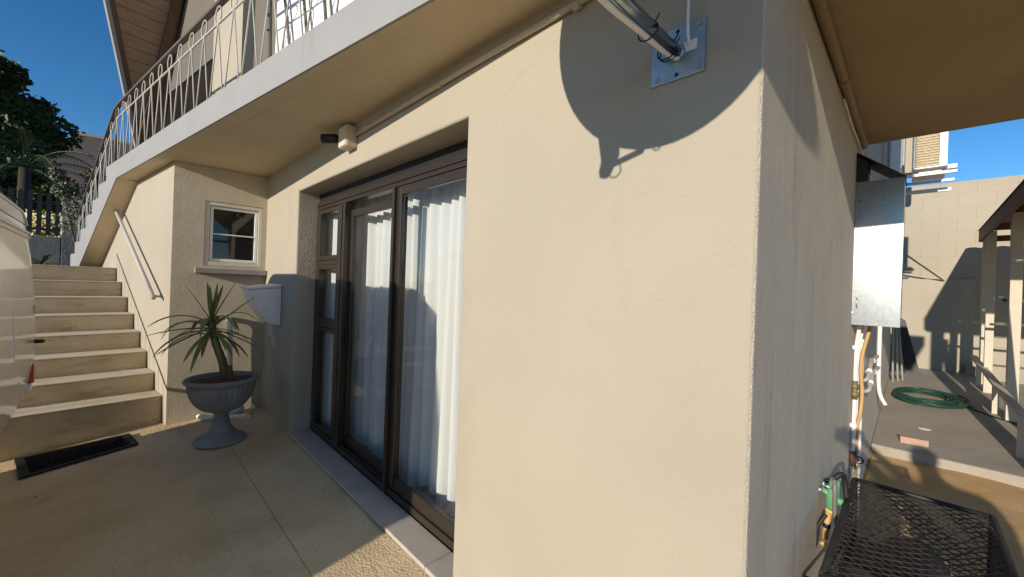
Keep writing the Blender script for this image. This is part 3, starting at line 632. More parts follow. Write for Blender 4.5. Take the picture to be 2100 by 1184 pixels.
b = MB(); b.tube([(-0.226, -0.009, 2.223), (-0.2262, -0.018, 2.223)], [0.026, 0.0195], 16); b.build('weld', zinc, sdh)
for dx, dzz, r in ((-0.022, -0.012, 0.0055), (-0.008, -0.024, 0.0055), (-0.026, 0.006, 0.0045)):
    b = MB(); pts = [(-0.214+dx*0.3, -0.02, 2.20), (-0.222+dx, -0.06, 2.224+dzz), (-0.228+dx*1.1, -0.2, 2.224+dzz*1.05), (-0.234+dx*1.3, -0.36, 2.226+dzz*1.2), (-0.24+dx, -0.54, 2.24+dzz), (-0.24+dx, -0.64, 2.40)]
    b.tube(spline(pts, 6), r, 8); b.build('cable', pvc, sdh)
b = MB(); b.tube(spline([(-0.19, -0.012, 2.235), (-0.188, -0.03, 2.28), (-0.19, -0.025, 2.4), (-0.195, -0.02, 2.6)], 6), 0.0045, 8); b.build('cable', pvc, sdh)
for y in (-0.035, -0.17, -0.05):
    b = MB(); c0 = Vector((-0.233-0.006, y, 2.219)); n = 18
    b.tube([c0+Vector((0.0285*math.cos(2*math.pi*i/n), 0.004*math.sin(2*math.pi*i/n), 0.0265*math.sin(2*math.pi*i/n))) for i in range(n)], 0.0022, 6, closed=True)
    b.tube([c0+Vector((0.02, 0, 0.02)), c0+Vector((0.034, -.004, 0.034))], 0.002, 6); b.build('cable_tie', seal_m, sdh)
# the dish: shadow centre on the wall is near (-0.27, 2.37), so it sits up-sun from there
def upsun(x, z, d): return Vector((x, 0, z))-SUN_DIR*(d/SUN_DIR.y)
DC = upsun(-0.302, 2.406, 0.88)
dn = Vector((-0.404, -0.912, 0.069)).normalized(); q = dn.to_track_quat('Z', 'Y').to_matrix().to_4x4()
b = MB(); b.lathe([(0.0, -0.115)]+[(0.438*i/10, 0.115*(i/10)**2-0.115) for i in range(1, 11)]+[(0.442, 0.001), (0.438, -0.006)]+[(0.438*i/10, 0.115*(i/10)**2-0.121) for i in range(9, 0, -1)]+[(0.0, -0.121)], DC, 56, M=q); b.build('dish', mat('dish_grey', (0.45, 0.46, 0.46), 0.5), sdh)
def ondish(x, z):      # point of the dish rim plane that shades wall point (x, z)
    p = Vector((x, 0, z)); t = (DC-p).dot(dn)/SUN_DIR.dot(dn); return p+SUN_DIR*t
LN = upsun(-0.462, 1.932, 1.12)
b = MB(); b.tube([ondish(-0.475, 2.06), LN], [0.030, 0.020], 8); b.tube([ondish(-0.335, 1.957), LN+Vector((0.02, 0, 0.0))], 0.011, 8); b.build('feed_arm', galv, sdh)
b = MB(); b.tube([LN+Vector((0.02, 0.02, 0.05)), LN+Vector((0.012, 0.04, 0.03)), LN+Vector((-0.012, 0.05, -0.035)), LN+Vector((-0.015, 0.05, -0.05))], [0.026, 0.034, 0.026, 0.018], 12); b.build('feed_head', pvc, sdh)
b = MB(); lc = upsun(-0.432, 1.912, 1.10); b.tube([lc+Vector((0.024*math.cos(t), 0, 0.024*math.sin(t))) for t in [2*math.pi*i/20 for i in range(20)]], 0.0028, 6, closed=True); b.build('cable_loop', seal_m, sdh)
b = MB(); lc = ondish(-0.285, 1.958); b.tube([lc+Vector((0.012*math.cos(t), 0, 0.010*math.sin(t))) for t in [2*math.pi*i/14 for i in range(14)]], 0.0026, 6, closed=True); b.build('hook', seal_m, sdh)
b = MB(); b.tube([(-0.24, -0.62, 2.55), DC-dn*0.12], 0.03, 10); b.build('bracket', galv, sdh)

# ================================================================== side wall things
mb_ = empty('meter_box', (0.12, 2.35, 1.33), 'tall galvanised sheet metal box on the side wall', 'meter box')
b = MB(); b.box(0.002, 0.238, 2.330, 2.333, 1.338, 2.29); b.box(0.002, 0.010, 2.325, 2.330, 1.338, 2.29); b.box(0.232, 0.238, 2.326, 2.330, 1.338, 2.29); b.build('front_sheet', galv, mb_)
b = MB(); b.box(0.0105, 0.2315, 2.3255, 2.3299, 1.338, 1.350); b.box(0.0105, 0.2315, 2.3255, 2.3299, 2.278, 2.29); b.build('folded_edge', galv, mb_)
for za in (1.45, 2.10): b = MB(); b.tube([(0.026, 2.3275, za), (0.026, 2.3275, za+0.07)], 0.004, 8); b.build('hinge', zinc, mb_)
b = MB(); b.box(0.205, 0.222, 2.322, 2.3298, 1.80, 1.84, bev=0.002); b.build('latch', zinc, mb_)
b = MB(); b.box(0.235, 0.238, 2.333, 2.62, 1.338, 2.29); b.build('side_sheet', galv, mb_)
b = MB(); b.box(0.002, 0.234, 2.334, 2.62, 1.34, 1.343); b.build('bottom_sheet', galv, mb_)
b = MB(); b.prism([(0.002, 2.325, 2.485), (0.243, 2.325, 2.288), (0.243, 2.325, 2.296), (0.002, 2.325, 2.493)], (0, 0.31, 0)); b.build('lid', iron_b, mb_)
b = MB(); b.prism([(0.002, 2.34, 2.29), (0.06, 2.34, 2.29), (0.06, 2.34, 2.42), (0.002, 2.34, 2.47)], (0, 0.2, 0)); b.build('breaker_panel', iron_b, mb_)
for z in (1.42, 2.2):
    b = MB(); b.tube([(0.006, 2.325, z), (0.006, 2.321, z)], 0.005, 8); b.build('screw', zinc, mb_)
pb = empty('pipe_bundle', (0.03, 2.5, 0.3), 'white and tan service pipes dropping below the metal box', 'pipes')
def pipe(nm, pts, r, m, par=pb, n=8): b = MB(); b.tube(spline(pts, n), r, 10); return b.build(nm, m, par)
pipe('white_pipe', [(0.035, 2.50, 1.36), (0.03, 2.50, 1.28), (0.022, 2.50, 1.20), (0.02, 2.50, 1.12), (0.02, 2.50, 0.7), (0.018, 2.50, 0.2), (0.018, 2.50, -0.16)], 0.0125, pvc)
pipe('white_pipe', [(0.05, 2.62, 1.36), (0.03, 2.62, 1.22), (0.022, 2.62, 1.1), (0.02, 2.62, 0.6), (0.02, 2.62, -0.16)], 0.0125, pvc)
pipe('tan_pipe', [(0.10, 2.55, 1.38), (0.075, 2.55, 1.26), (0.05, 2.55, 1.12), (0.045, 2.55, 1.0), (0.055, 2.55, 0.86), (0.05, 2.55, 0.72), (0.035, 2.55, 0.6), (0.034, 2.55, 0.3), (0.034, 2.55, -0.16)], 0.0115, tan_pipe)
pipe('white_pipe', [(0.03, 2.85, 1.36), (0.022, 2.85, 1.1), (0.022, 2.85, 0.4), (0.022, 2.85, -0.16)], 0.02, pvc)
pipe('white_pipe', [(0.02, 5.3, 1.7), (0.02, 5.3, 0.9), (0.03, 5.3, 0.45), (0.09, 5.3, 0.28)], 0.02, pvc)
for (y, z) in ((3.1, 0.98), (3.3, 0.86)):
    b = MB(); b.tube(spline([(0.02, y, z-0.12), (0.05, y, z-0.1), (0.055, y+0.1, z-0.03), (0.06, y+0.2, z+0.02), (0.085, y+0.35, z+0.05)], 6), 0.016, 10); b.build('stub_pipe', mat('grey_pipe', (0.38, 0.35, 0.31), 0.5), pb)
    b = MB(); b.tube([(0.052, y+0.06, z-0.06), (0.056, y+0.09, z-0.035)], 0.021, 10); b.tube([(0.062, y+0.22, z+0.02), (0.067, y+0.25, z+0.027)], 0.021, 10); b.build('pipe_clip', white_pl, pb)
for z in (1.16, 0.62):
    b = MB(); b.box(0.001, 0.036, 2.475, 2.487, z, z+0.025, bev=0.002); b.build('saddle_clip', white_pl, pb)
b = MB()
for dz_ in (0, 0.055): b.tube([(0.02, 2.498, 0.83+dz_), (0.02, 2.498, 0.86+dz_)], 0.022, 8)
b.tube([(0.02, 2.498, 0.81), (0.02, 2.498, 0.94)], 0.016, 8); b.build('brass_coupling', brass, pb)
b = MB(); b.tube([(0.02, 2.495, 0.35), (0.02, 2.495, 0.45)], 0.021, 8); b.tube([(0.02, 2.495, 0.40), (0.055, 2.48, 0.40)], 0.01, 8); b.tube([(0.055+0.022*math.cos(t), 2.48, 0.40+0.022*math.sin(t)) for t in [i*math.pi/6 for i in range(12)]], 0.006, 6, closed=True); b.build('valve', mat('rust_valve', (0.07, 0.035, 0.025), 0.7), pb)
b = MB(); b.prism([(0.22, 9.5, yz(9.5)), (0.42, 9.5, yz(9.5)), (0.19, 9.62, 1.15), (0.05, 9.62, 1.25)], (0, 0.04, 0)); tag(b.build('leaning_board', iron_b), 'dark board leaning in the far corner of the yard', 'board')
lb = empty('steel_bars', (0.15, 8.6, 0.05), 'grey steel bars leaning upright near the end of the side wall', 'bars')
for i, (x, h) in enumerate(((0.05, 1.5), (0.11, 1.3), (0.17, 1.1))):
    b = MB(); b.tube([(x+0.02, 8.5+0.15*i, yz(8.5)), (x*0.6, 8.65+0.15*i, yz(8.5)+h)], 0.016, 6); b.build('bar', mat('grey_pipe', (0.38, 0.35, 0.31), 0.5), lb)

# air conditioner on brackets
ac = empty('air_conditioner', (0.4, 6.0, 3.18), 'white air conditioner condenser with brass coil fins on wall brackets', 'air conditioner')
b = MB(); b.box(0.235, 0.262, 6.0, 6.75, 3.19, 3.80, bev=0.004); b.box(0.475, 0.545, 6.0, 6.75, 3.19, 3.80, bev=0.004); b.box(0.263, 0.474, 6.0, 6.75, 3.19, 3.205); b.box(0.263, 0.474, 6.0, 6.75, 3.77, 3.80); b.box(0.263, 0.474, 6.06, 6.75, 3.21, 3.765); b.build('casing', white_pl, ac)
b = MB(); b.box(0.264, 0.473, 6.03, 6.055, 3.207, 3.768); b.build('coil', brass, ac)
for i in range(17):
    b = MB(); z = 3.22+i*0.033; b.tube([(0.262, 6.018, z), (0.476, 6.018, z)], 0.0028, 5); b.build('guard_wire', white_pl, ac)
for y in (6.02, 6.5):
    b = MB(); b.box(0.0, 0.63, y, y+0.04, 3.10, 3.135, bev=0.003); b.box(0.0, 0.03, y, y+0.04, 2.7, 3.099); b.build('bracket', pvc, ac)
b = MB(); b.box(0.56, 0.64, 6.3, 6.38, 3.22, 3.27); b.box(0.30, 0.50, 6.1, 6.14, 3.136, 3.188); b.build('rubber_mount', white_pl, ac)
b = MB(); b.box(0.0, 0.62, 6.9, 6.94, 3.05, 3.10, bev=0.003); b.build('bracket', pvc, ac)
a2 = empty('small_condenser', (0.1, 7.6, 3.6), 'second white condenser casing seen left of the finned one', 'air conditioner')
b = MB(); b.box(0.01, 0.11, 7.6, 8.3, 3.62, 4.6, bev=0.01); b.build('casing', white_pl, a2)
b = MB(); b.box(0.112, 0.135, 7.62, 8.28, 3.66, 4.55); b.build('grille', mat('grey_pipe', (0.38, 0.35, 0.31), 0.5), a2)

# ================================================================== back yard
bw = empty('back_wall', (3, 10.55, 0.1), 'tall cream painted block wall closing the back yard', 'wall')
b = MB(); b.box(-0.3, 7, 10.515, 10.75, -0.2, 3.885); b.build('backing', block_m, bw)
blk = None; ch = 0.243; bl = 0.487
for r_ in range(16):
    z = 0.0+r_*ch
    for k in range(9):
        x = -0.6+k*bl+(bl/2 if r_ % 2 else 0)
        if blk is None:
            b = MB(); b.box(-bl/2+0.0008, bl/2-0.0008, -0.02, 0.02, 0.0003, ch-0.0003, bev=0.0008); blk = b.build('block', block_m, bw); blk.location = (x+bl/2, 10.50+0.0, z)
            blk.matrix_parent_inverse = bw.matrix_basis.inverted()
        else: share(blk, 'block', (x+bl/2, 10.50+random.uniform(-.0018, .0018), z), bw)
b = MB(); b.box(-0.3, 1.12, 10.42, 10.478, 0.0, 1.98, bev=0.006); b.build('plinth', plaster, bw)
b = MB(); b.tube([(0.15, 9.2, 2.4), (0.70, 10.40, 1.95)], 0.015, 8); tag(b.build('stay_rod', galv), 'thin grey stay rod slanting down to the back wall', 'rod')
sh = empty('shelter', (2.0, 7.0, 0.05), 'open sided shelter with cream posts and sheet roof in the yard', 'shelter')
# roof sheet, corrugated, with eave board
b = MB(); n = 72; y0, y1 = 3.9, 9.6; rows = []
for i in range(n+1):
    x = 1.06+4.4*i/n; zz = 2.80+0.02*abs(math.sin(i*math.pi/3.0))+0.02*(x-1.06)
    rows.append((b.bm.verts.new((x, y0, zz)), b.bm.verts.new((x, y1, zz))))
for a, c in zip(rows, rows[1:]): b.bm.faces.new((a[0], c[0], c[1], a[1]))
o = b.build('roof', roof_sheet, sh, fix=False); sm = o.modifiers.new('s', 'SOLIDIFY'); sm.thickness = 0.004
b = MB(); b.box(1.075, 1.10, 3.9, 9.6, 2.60, 2.798); b.build('eave_board', wood_dark, sh)
for y, za, zb in ((3.93, 2.56, 2.80), (9.56, 2.60, 2.70)): b = MB(); b.box(1.101, 5.4, y, y+0.03, za, zb); b.build('tie_beam', wood_dark, sh)
for y in (5.2, 6.9, 8.6): b = MB(); b.box(1.101, 5.4, y, y+0.05, 2.68, 2.79); b.build('purlin', wood_dark, sh)
for (x, y, wdt) in ((1.20, 6.894, 0.10), (1.155, 8.72, 0.09), (1.16, 9.5, 0.08), (1.20, 5.0, 0.10), (1.22, 3.98, 0.10), (3.2, 9.5, .09), (3.2, 4.0, .09), (5.2, 9.5, .09), (5.2, 4.0, .09)):
    b = MB(); b.box(x-wdt/2, x+wdt/2, y-wdt/2, y+wdt/2, yz(max(y, 4.7))-0.12, 2.68, bev=0.005); b.build('post', post_m, sh)
b = MB(); b.prism([(1.28, 6.0, yz(6)), (1.36, 6.0, yz(6)), (1.36, 4.4, 2.3), (1.28, 4.4, 2.3)], (0, 0.09, 0)); b.build('brace', post_m, sh)
b = MB(); b.box(1.10, 4.0, 6.88, 6.91, 1.55, 1.59); b.build('rail', iron_b, sh)
for (y, x) in ((6.93, 1.32), (8.8, 1.25)): b = MB(); b.box(x, x+0.05, y, y+0.03, 1.62, 1.65); b.build('bracket', white_pl, sh)
bn = empty('bench_plank', (1.25, 7.5, 0.4), 'weathered plank seat running along the shelter posts', 'bench')
b = MB(); b.prism([(1.06, 5.2, 0.36), (1.145, 5.2, 0.36), (1.145, 10.2, 0.52), (1.06, 10.2, 0.52)], (0, 0, 0.04)); bevel(b.build('plank', post_m, bn), 0.004)
for y in (5.3, 7.2, 9.2): b = MB(); b.box(1.07, 1.13, y, y+0.06, yz(y)-0.02, 0.36+(y-5.2)*0.032); b.build('leg', post_m, bn)
b = MB(); b.box(1.25, 4, 9.9, 10.3, 0.16, 0.42, bev=0.01); tag(b.build('low_ledge', yard_m), 'low concrete ledge at the foot of the back wall', 'ledge')
b = MB(); b.box(1.02, 1.14, 10.2, 10.4, 0.17, 0.34, bev=0.008); tag(b.build('concrete_block', yard_m), 'small concrete block at the plinth end by the shelter', 'block')
for x in (1.7, 2.4):
    b = MB(); b.box(x, x+0.35, 9.7, 9.73, 0.25, 1.4); 
# hose coil
b = MB(); pts = []; n = 17*28; rh = random.Random(4); offs = [(rh.uniform(-.05, .05), rh.uniform(-.07, .07), rh.uniform(0.24, 0.40)) for _ in range(19)]
for i in range(n):
    t = i/28; a = 2*math.pi*t; k0 = int(t); u = t-k0; u = u*u*(3-2*u); o0, o1 = offs[k0], offs[k0+1]; ox, oy, r = [o0[q]+(o1[q]-o0[q])*u for q in range(3)]
    yy = 7.45+oy+r*1.4*math.sin(a)+0.02*math.sin(5*a+t); pts.append((0.45+ox+r*1.08*math.cos(a)+0.012*math.sin(4*a+t*2), yy, yz(yy)+0.012+0.0035*t))
a = pts[-1]; pts += [tuple(p) for p in spline([(a[0], a[1], a[2]), (0.95, 7.15, yz(7.15)+0.012), (1.25, 6.75, yz(6.75)+0.012), (1.7, 6.55, yz(6.55)+0.012), (2.4, 6.5, yz(6.5)+0.012)], 6)[1:]]
b.tube(pts, 0.0105, 6); tag(b.build('garden_hose', hose_m), 'coiled dark green garden hose lying on the yard slab', 'hose')
b = MB(); b.box(-0.11, 0.11, -0.05, 0.05, 0, 0.07, bev=0.006); o = tag(b.build('loose_brick', mat('pink_brick', (0.45, 0.30, 0.23), 0.9, var=0.12, vscale=14, bump=.6, bscale=60)), 'single pinkish brick lying near the edge of the yard slab', 'brick'); o.location = (0.33, 5.02, yz(5.02)+0.001); o.rotation_euler = (0, 0, R(8))
b = MB(); b.lathe([(0, 0), (0.07, 0), (0.05, 0.01), (0, 0.012)], (0, 0, 0), 9); o = tag(b.build('mortar_spill', mat('mortar', (0.5, 0.46, 0.38), 0.9)), 'small pale mortar patch on the yard slab', 'mortar patch'); o.location = (0.42, 5.75, yz(5.75))

# mesh table with frame
tb = empty('mesh_table', (0.35, 1.1, -0.14), 'black expanded metal mesh table standing against the side wall', 'table')
tzz = 0.585; X0t, X1t, Y0t, Y1t = 0.105, 0.56, 0.50, 1.52
def sag(x, y): return tzz-0.035*math.sin(math.pi*(x-X0t)/(X1t-X0t))*math.sin(math.pi*(y-Y0t)/(Y1t-Y0t))
b = MB(); cw, chh = 0.050, 0.022
def strand(p, q, mbb, r=0.0025): mbb.tube([p, q], r, 4, cap=False)
nxm = int((X1t-X0t)/cw); nym = int((Y1t-Y0t)/(2*chh))
for i in range(nxm):
    for j in range(nym):
        xa = X0t+i*cw; ya = Y0t+j*2*chh; c = [(xa, ya+chh), (xa+cw/2, ya), (xa+cw, ya+chh), (xa+cw/2, ya+2*chh)]
        for k in range(4): p, q = c[k], c[(k+1) % 4]; strand((p[0], p[1], sag(*p)+0.002*(k % 2)), (q[0], q[1], sag(*q)+0.002*(k % 2)), b)
tag(b.build('mesh_top', iron_r, tb, fix=False), kind='stuff')
for nm_, ax, c0, u0, u1 in (('mesh_end', 'x', Y0t, X0t, X1t), ('mesh_end', 'x', Y1t, X0t, X1t), ('mesh_side', 'y', X0t, Y0t, Y1t), ('mesh_side', 'y', X1t, Y0t, Y1t)):
    b = MB(); nu = int((u1-u0)/cw); nv = int(0.60/(2*chh*1.2))
    for i in range(nu):
        for j in range(nv):
            ua = u0+i*cw; va = tzz-0.62+j*2*chh*1.2; hh = chh*1.2; c = [(ua, va+hh), (ua+cw/2, va), (ua+cw, va+hh), (ua+cw/2, va+2*hh)]
            for k in range(4):
                p, q = c[k], c[(k+1) % 4]
                P_ = [(t[0], c0, t[1]) if ax == 'x' else (c0, t[0], t[1]) for t in (p, q)]; strand(P_[0], P_[1], b)
    tag(b.build(nm_, iron_r, tb, fix=False), kind='stuff')
b = MB(); r_ = 0.012
for (p, q) in (((X0t, Y0t), (X1t, Y0t)), ((X1t, Y0t), (X1t, Y1t)), ((X1t, Y1t), (X0t, Y1t)), ((X0t, Y1t), (X0t, Y0t))): b.tube([(*p, tzz), (*q, tzz)], r_, 6)
b.build('top_frame', iron_b, tb)
for x in (X0t, X1t):
    for y in (Y0t, Y1t): b = MB(); b.tube([(x, y, tzz), (x, y, -0.15)], 0.013, 6); b.build('leg', iron_b, tb)
for y in (0.80, 1.36): b = MB(); b.box(0.004, X0t, y, y+0.022, tzz-0.01 if y > 1 else 0.36, tzz+0.012 if y > 1 else 0.382); b.build('wall_strut', iron_b, tb)
b = MB(); b.tube(spline([(0.18, 0.80, 0.412), (0.28, 0.98, 0.412), (0.33, 1.25, 0.412)], 5), [0.05]+[0.10]*9+[0.06], 16); tag(b.build('filler_cylinder', iron_b), 'dark filler cylinder added under the mesh top', 'cylinder')  # cylinder added to darken the space under the mesh
b = MB(); b.box(X0t+0.01, 0.44, Y0t+0.01, Y1t-0.01, 0.30, 0.31); b.build('added_dark_sheet', iron_b, tb)  # black sheet added below the mesh so bright sand does not show through
# green hand pump hanging on the strut
pu = empty('hand_pump', (0.05, 1.2, 0.36), 'green cast hand pump with yellow handle clamped by the mesh table', 'pump')
b = MB(); ctr = Vector((0.052, 1.2, 0.60))
b.tube([ctr+Vector((0.008, 0, 0.07)), ctr+Vector((0.004, 0, 0.04)), ctr, ctr+Vector((-0.004, 0, -0.055)), ctr+Vector((-0.006, 0, -0.075))], [0.018, 0.022, 0.026, 0.024, 0.018], 14)
b.tube([ctr+Vector((0, 0, -0.012)), ctr+Vector((-0.042, -0.01, 0.012))], [0.015, 0.011], 10); b.tube([ctr+Vector((0, 0, -0.02)), ctr+Vector((0.052, 0.0, -0.035))], [0.019, 0.016], 10); b.build('casting', green_p, pu)
b = MB(); b.tube([ctr+Vector((0.052, 0, -0.035)), ctr+Vector((0.062, 0, -0.038))], 0.018, 10); b.build('port', pvc, pu)
b = MB(); b.tube([ctr+Vector((-0.006, 0, -0.075)), ctr+Vector((-0.010, 0, -0.09))], 0.020, 10); b.tube([ctr+Vector((-0.030, 0.01, -0.245)), ctr+Vector((-0.032, 0.0, -0.255))], 0.012, 8); b.build('collar', yellow, pu)
b = MB(); b.tube([ctr+Vector((-0.012, 0, -0.09)), ctr+Vector((-0.026, 0, -0.22))], [0.013, 0.014], 10); b.build('handle', mat('tan_pipe', (0.5, 0.31, 0.13)), pu)
b = MB(); b.tube([ctr+Vector((-0.018, 0, -0.145)), ctr+Vector((-0.020, 0, -0.165))], 0.0150, 10); b.build('tape_band', seal_m, pu)
b = MB(); b.tube(spline([ctr+Vector((-0.02, -0.02, -0.10)), ctr+Vector((-0.048, -0.03, -0.16)), ctr+Vector((-0.05, -0.03, -0.22)), ctr+Vector((-0.06, -0.03, -0.27))], 5), 0.008, 8); b.build('lever', iron_b, pu)
b = MB(); b.tube(spline([ctr+Vector((0.006, -0.03, 0.075)), ctr+Vector((0.012, -0.05, 0.03)), ctr+Vector((0.016, -0.05, -0.08)), ctr+Vector((0.045, -0.05, -0.20))], 7), 0.0095, 10); b.build('hose', mat('grey_rubber', (0.16, 0.15, 0.14), 0.4), pu)
b = MB(); b.tube(spline([ctr+Vector((0.006, -0.02, 0.08)), ctr+Vector((0.03, 0, 0.10)), ctr+Vector((0.04, 0.02, 0.06)), ctr+Vector((0.05, 0.02, -0.03)), ctr+Vector((0.07, 0.02, -0.07))], 7), 0.011, 10); b.build('strap', iron_b, pu)
b = MB(); b.tube([ctr+Vector((-0.04, -0.01, 0.01)), ctr+Vector((-0.055, -0.012, 0.0))], 0.009, 8); b.tube([ctr+Vector((-0.035, -.02, 0.035)), ctr+Vector((0.0, -.02, 0.03))], 0.006, 6); b.tube([ctr+Vector((-0.035, -.02, 0.02)), ctr+Vector((-0.033, -.02, 0.05))], 0.005, 6); b.build('tap', zinc, pu)

# ================================================================== caravan
cv = empty('caravan', (-3.1, -2.9, 0), 'white caravan with red tail lamp parked at the foot of the steps', 'caravan')
cx0, cx1, cz0, cz1 = -4.53, -1.75, 0.30, 2.0
PR = [(0.30, -1.745), (0.45, -1.67), (0.63, -1.611), (0.82, -1.588), (1.04, -1.581), (1.42, -1.604), (1.826, -1.642), (2.1, -1.668)]
def prof_y(z):
    for (za, ya), (zb, yb) in zip(PR, PR[1:]):
        if z <= zb: t = max(0, (z-za)/(zb-za)); return ya+(yb-ya)*t
    return PR[-1][1]
def outline(ins, n=80):
    xa, xb, za, zb = cx0+ins, cx1-ins, cz0+ins, cz1-ins; rt = max(0.36-ins, 0.02); rb = max(0.12-ins, 0.02); pts = []
    for (cx, cz, r, a0) in ((xb-rt, zb-rt, rt, 0), (xa+rt, zb-rt, rt, 90), (xa+rb, za+rb, rb, 180), (xb-rb, za+rb, rb, 270)):
        for k in range(11): a = R(a0+9*k); pts.append((cx+r*math.cos(a), cz+r*math.sin(a)))
    return pts
def densify(pts, step=0.08):
    out = []
    for p, q in zip(pts, pts[1:]+pts[:1]):
        d = math.hypot(q[0]-p[0], q[1]-p[1]); n = max(1, int(math.ceil(d/step-1e-6)))
        for k in range(n): out.append((p[0]+(q[0]-p[0])*k/n, p[1]+(q[1]-p[1])*k/n))
    return out
ref = densify(outline(0.0)); c0x, c0z = (cx0+cx1)/2, (cz0+cz1)/2
b = MB(); rings = []
er = 0.07
for (ydep) in (-3.9, -2.6, -1.95, -1.82): rings.append([b.bm.verts.new((x+max(0, -1.8-ydep)*0.12, ydep, z)) for x, z in ref])
for k in range(7):
    a = math.pi/2*k/6; ins = er*(1-math.cos(a)); dep = er*(1-math.sin(a)); sc_ = []
    for x, z in ref:
        fx = 1-ins/((cx1-cx0)/2); fzz = 1-ins/((cz1-cz0)/2); X_ = c0x+(x-c0x)*fx; Z_ = c0z+(z-c0z)*fzz; sc_.append(b.bm.verts.new((X_, prof_y(Z_)-dep, Z_)))
    rings.append(sc_)
for f_ in (0.88, 0.72, 0.5, 0.25):
    rings.append([b.bm.verts.new((c0x+(x-c0x)*f_*0.975, prof_y(c0z+(z-c0z)*f_*0.96), c0z+(z-c0z)*f_*0.96)) for x, z in ref])
for a, c in zip(rings, rings[1:]):
    for k in range(len(ref)): f = b.bm.faces.new((a[k], a[(k+1) % len(ref)], c[(k+1) % len(ref)], c[k])); f.smooth = True
b.bm.faces.new(rings[-1]); b.bm.faces.new(rings[0]); b.build('body', car_w, cv)
for zz, r in ((1.79, 0.011), (1.755, 0.008)):
    b = MB(); b.tube([(x, prof_y(zz)+0.004-(0.08 if x < cx0+0.05 else 0), zz) for x in [cx0+0.012, cx0+0.07]+[cx0+0.1+i*0.2 for i in range(13)]], r, 8); b.build('moulding', car_b, cv)
b = MB(); wpts = [(x, z) for x, z in densify(outline(0.07)) if z > 1.82]
wpts = sorted(wpts, key=lambda p: -p[0])
wl = [(x, prof_y(z)+0.004, z) for x, z in wpts]; b.poly(wl); b.build('window', mat('tinted_perspex', (0.30, 0.27, 0.21), 0.12, spec=0.6), cv)
b = MB(); b.tube(wl, 0.009, 6, cap=True); b.build('window_seal', car_b, cv)
for sx_ in (cx0+0.09, cx1-0.09):
    b = MB(); b.box(sx_-0.05, sx_+0.05, prof_y(0.72)-0.03, prof_y(0.72)+0.022, 0.66, 0.80, bev=0.012); tl = b.build('tail_lamp', red_l, cv)
    b = MB(); b.box(sx_-0.05, sx_+0.05, prof_y(0.62)-0.03, prof_y(0.62)+0.018, 0.59, 0.656, bev=0.01); b.build('reverse_lens', white_pl, tl)
    b = MB(); yh = prof_y(0.98)
    b.tube(spline([(sx_-0.06, yh-0.01, 0.96), (sx_-0.06, yh+0.03, 0.965), (sx_+0.05, yh+0.035, 0.975), (sx_+0.05, yh-0.01, 0.98)], 5), 0.014, 8); b.build('grab_handle', seal_m, cv)
b = MB(); b.box(cx0+0.10, cx0+0.15, prof_y(1.22)-0.005, prof_y(1.22)+0.006, 1.19, 1.25, bev=0.003); b.build('latch', mat('grey_pipe', (0.38, 0.35, 0.31)), cv)
for x in (cx0+0.30, cx1-0.05):
    wh = MB(); wh.tube([(x-0.09, -2.8, 0.16), (x+0.09, -2.8, 0.16)], 0.31, 28); o = wh.build('wheel', seal_m, cv)
    b = MB(); b.tube([(x-0.095, -2.8, 0.16), (x+0.095, -2.8, 0.16)], 0.19, 20); b.build('rim', zinc, o)
b = MB(); b.box(-3.2, -3.1, -5.0, -1.9, 0.2, 0.29); b.build('chassis', iron_b, cv)

# ================================================================== photographer (casts the long shadow across the sand)
pe = empty('person', (1.14, -1.62, -0.14), 'person in dark clothes holding a phone up, shadow falling across the sand', 'person')
me = bpy.data.meshes.new('body'); V_ = []; E_ = []; RR = []
def jv(p, r, par=None):
    V_.append(Vector(p)); RR.append(r); i = len(V_)-1
    if par is not None: E_.append((par, i))
    return i
px, py, pz = 1.14, -1.62, -0.14
pel = jv((px, py, pz+0.92), 0.185); wa = jv((px-0.05, py, pz+1.10), 0.20, pel); chs = jv((px-0.09, py+0.01, pz+1.31), 0.215, wa); nk0 = jv((px-0.11, py+0.02, pz+1.45), 0.10, chs); nk = jv((px-0.12, py+0.03, pz+1.50), 0.075, nk0)
hd = jv((px-0.12, py+0.04, pz+1.57), 0.085, nk); hd2 = jv((px-0.12, py+0.05, pz+1.66), 0.09, hd); jv((px-0.12, py+0.05, pz+1.72), 0.06, hd2)
PH = CAM-cf*0.02+cr*0.02
for sg, hand in ((-1, PH-cr*0.05-cf*0.03), (1, PH+cr*0.12-cf*0.03+Vector((0, 0, -0.02)))):
    sh_ = jv((px+sg*0.22-0.06, py+0.0+sg*0.03, pz+1.36), 0.085, chs)
    mid = (V_[sh_]+hand)/2+Vector((0.08, -0.06, -0.16 if sg < 0 else -0.24)); elb = jv(mid, 0.052, sh_); wr = jv(hand+(mid-hand)*0.16, 0.032, elb); jv(hand, 0.032, wr)
for sg in (-1, 1):
    hp = jv((px+sg*0.10, py, pz+0.80), 0.115, pel); kn = jv((px+sg*0.12, py+0.03, pz+0.48), 0.075, hp); an = jv((px+sg*0.13, py-0.02, pz+0.09), 0.042, kn); jv((px+sg*0.14-0.06, py+0.14, pz+0.045), 0.036, an)
me.from_pydata(V_, E_, []); bo = bpy.data.objects.new('body', me); C.objects.link(bo); bo.parent = pe; bo.matrix_parent_inverse = pe.matrix_basis.inverted(); me.materials.append(cloth_d)
sk = bo.modifiers.new('skin', 'SKIN'); bo.modifiers.new('sub', 'SUBSURF').levels = 2; bo.modifiers['sub'].render_levels = 2
for i, v in enumerate(me.skin_vertices[0].data): v.radius = (RR[i], RR[i]); v.use_root = (i == 0)
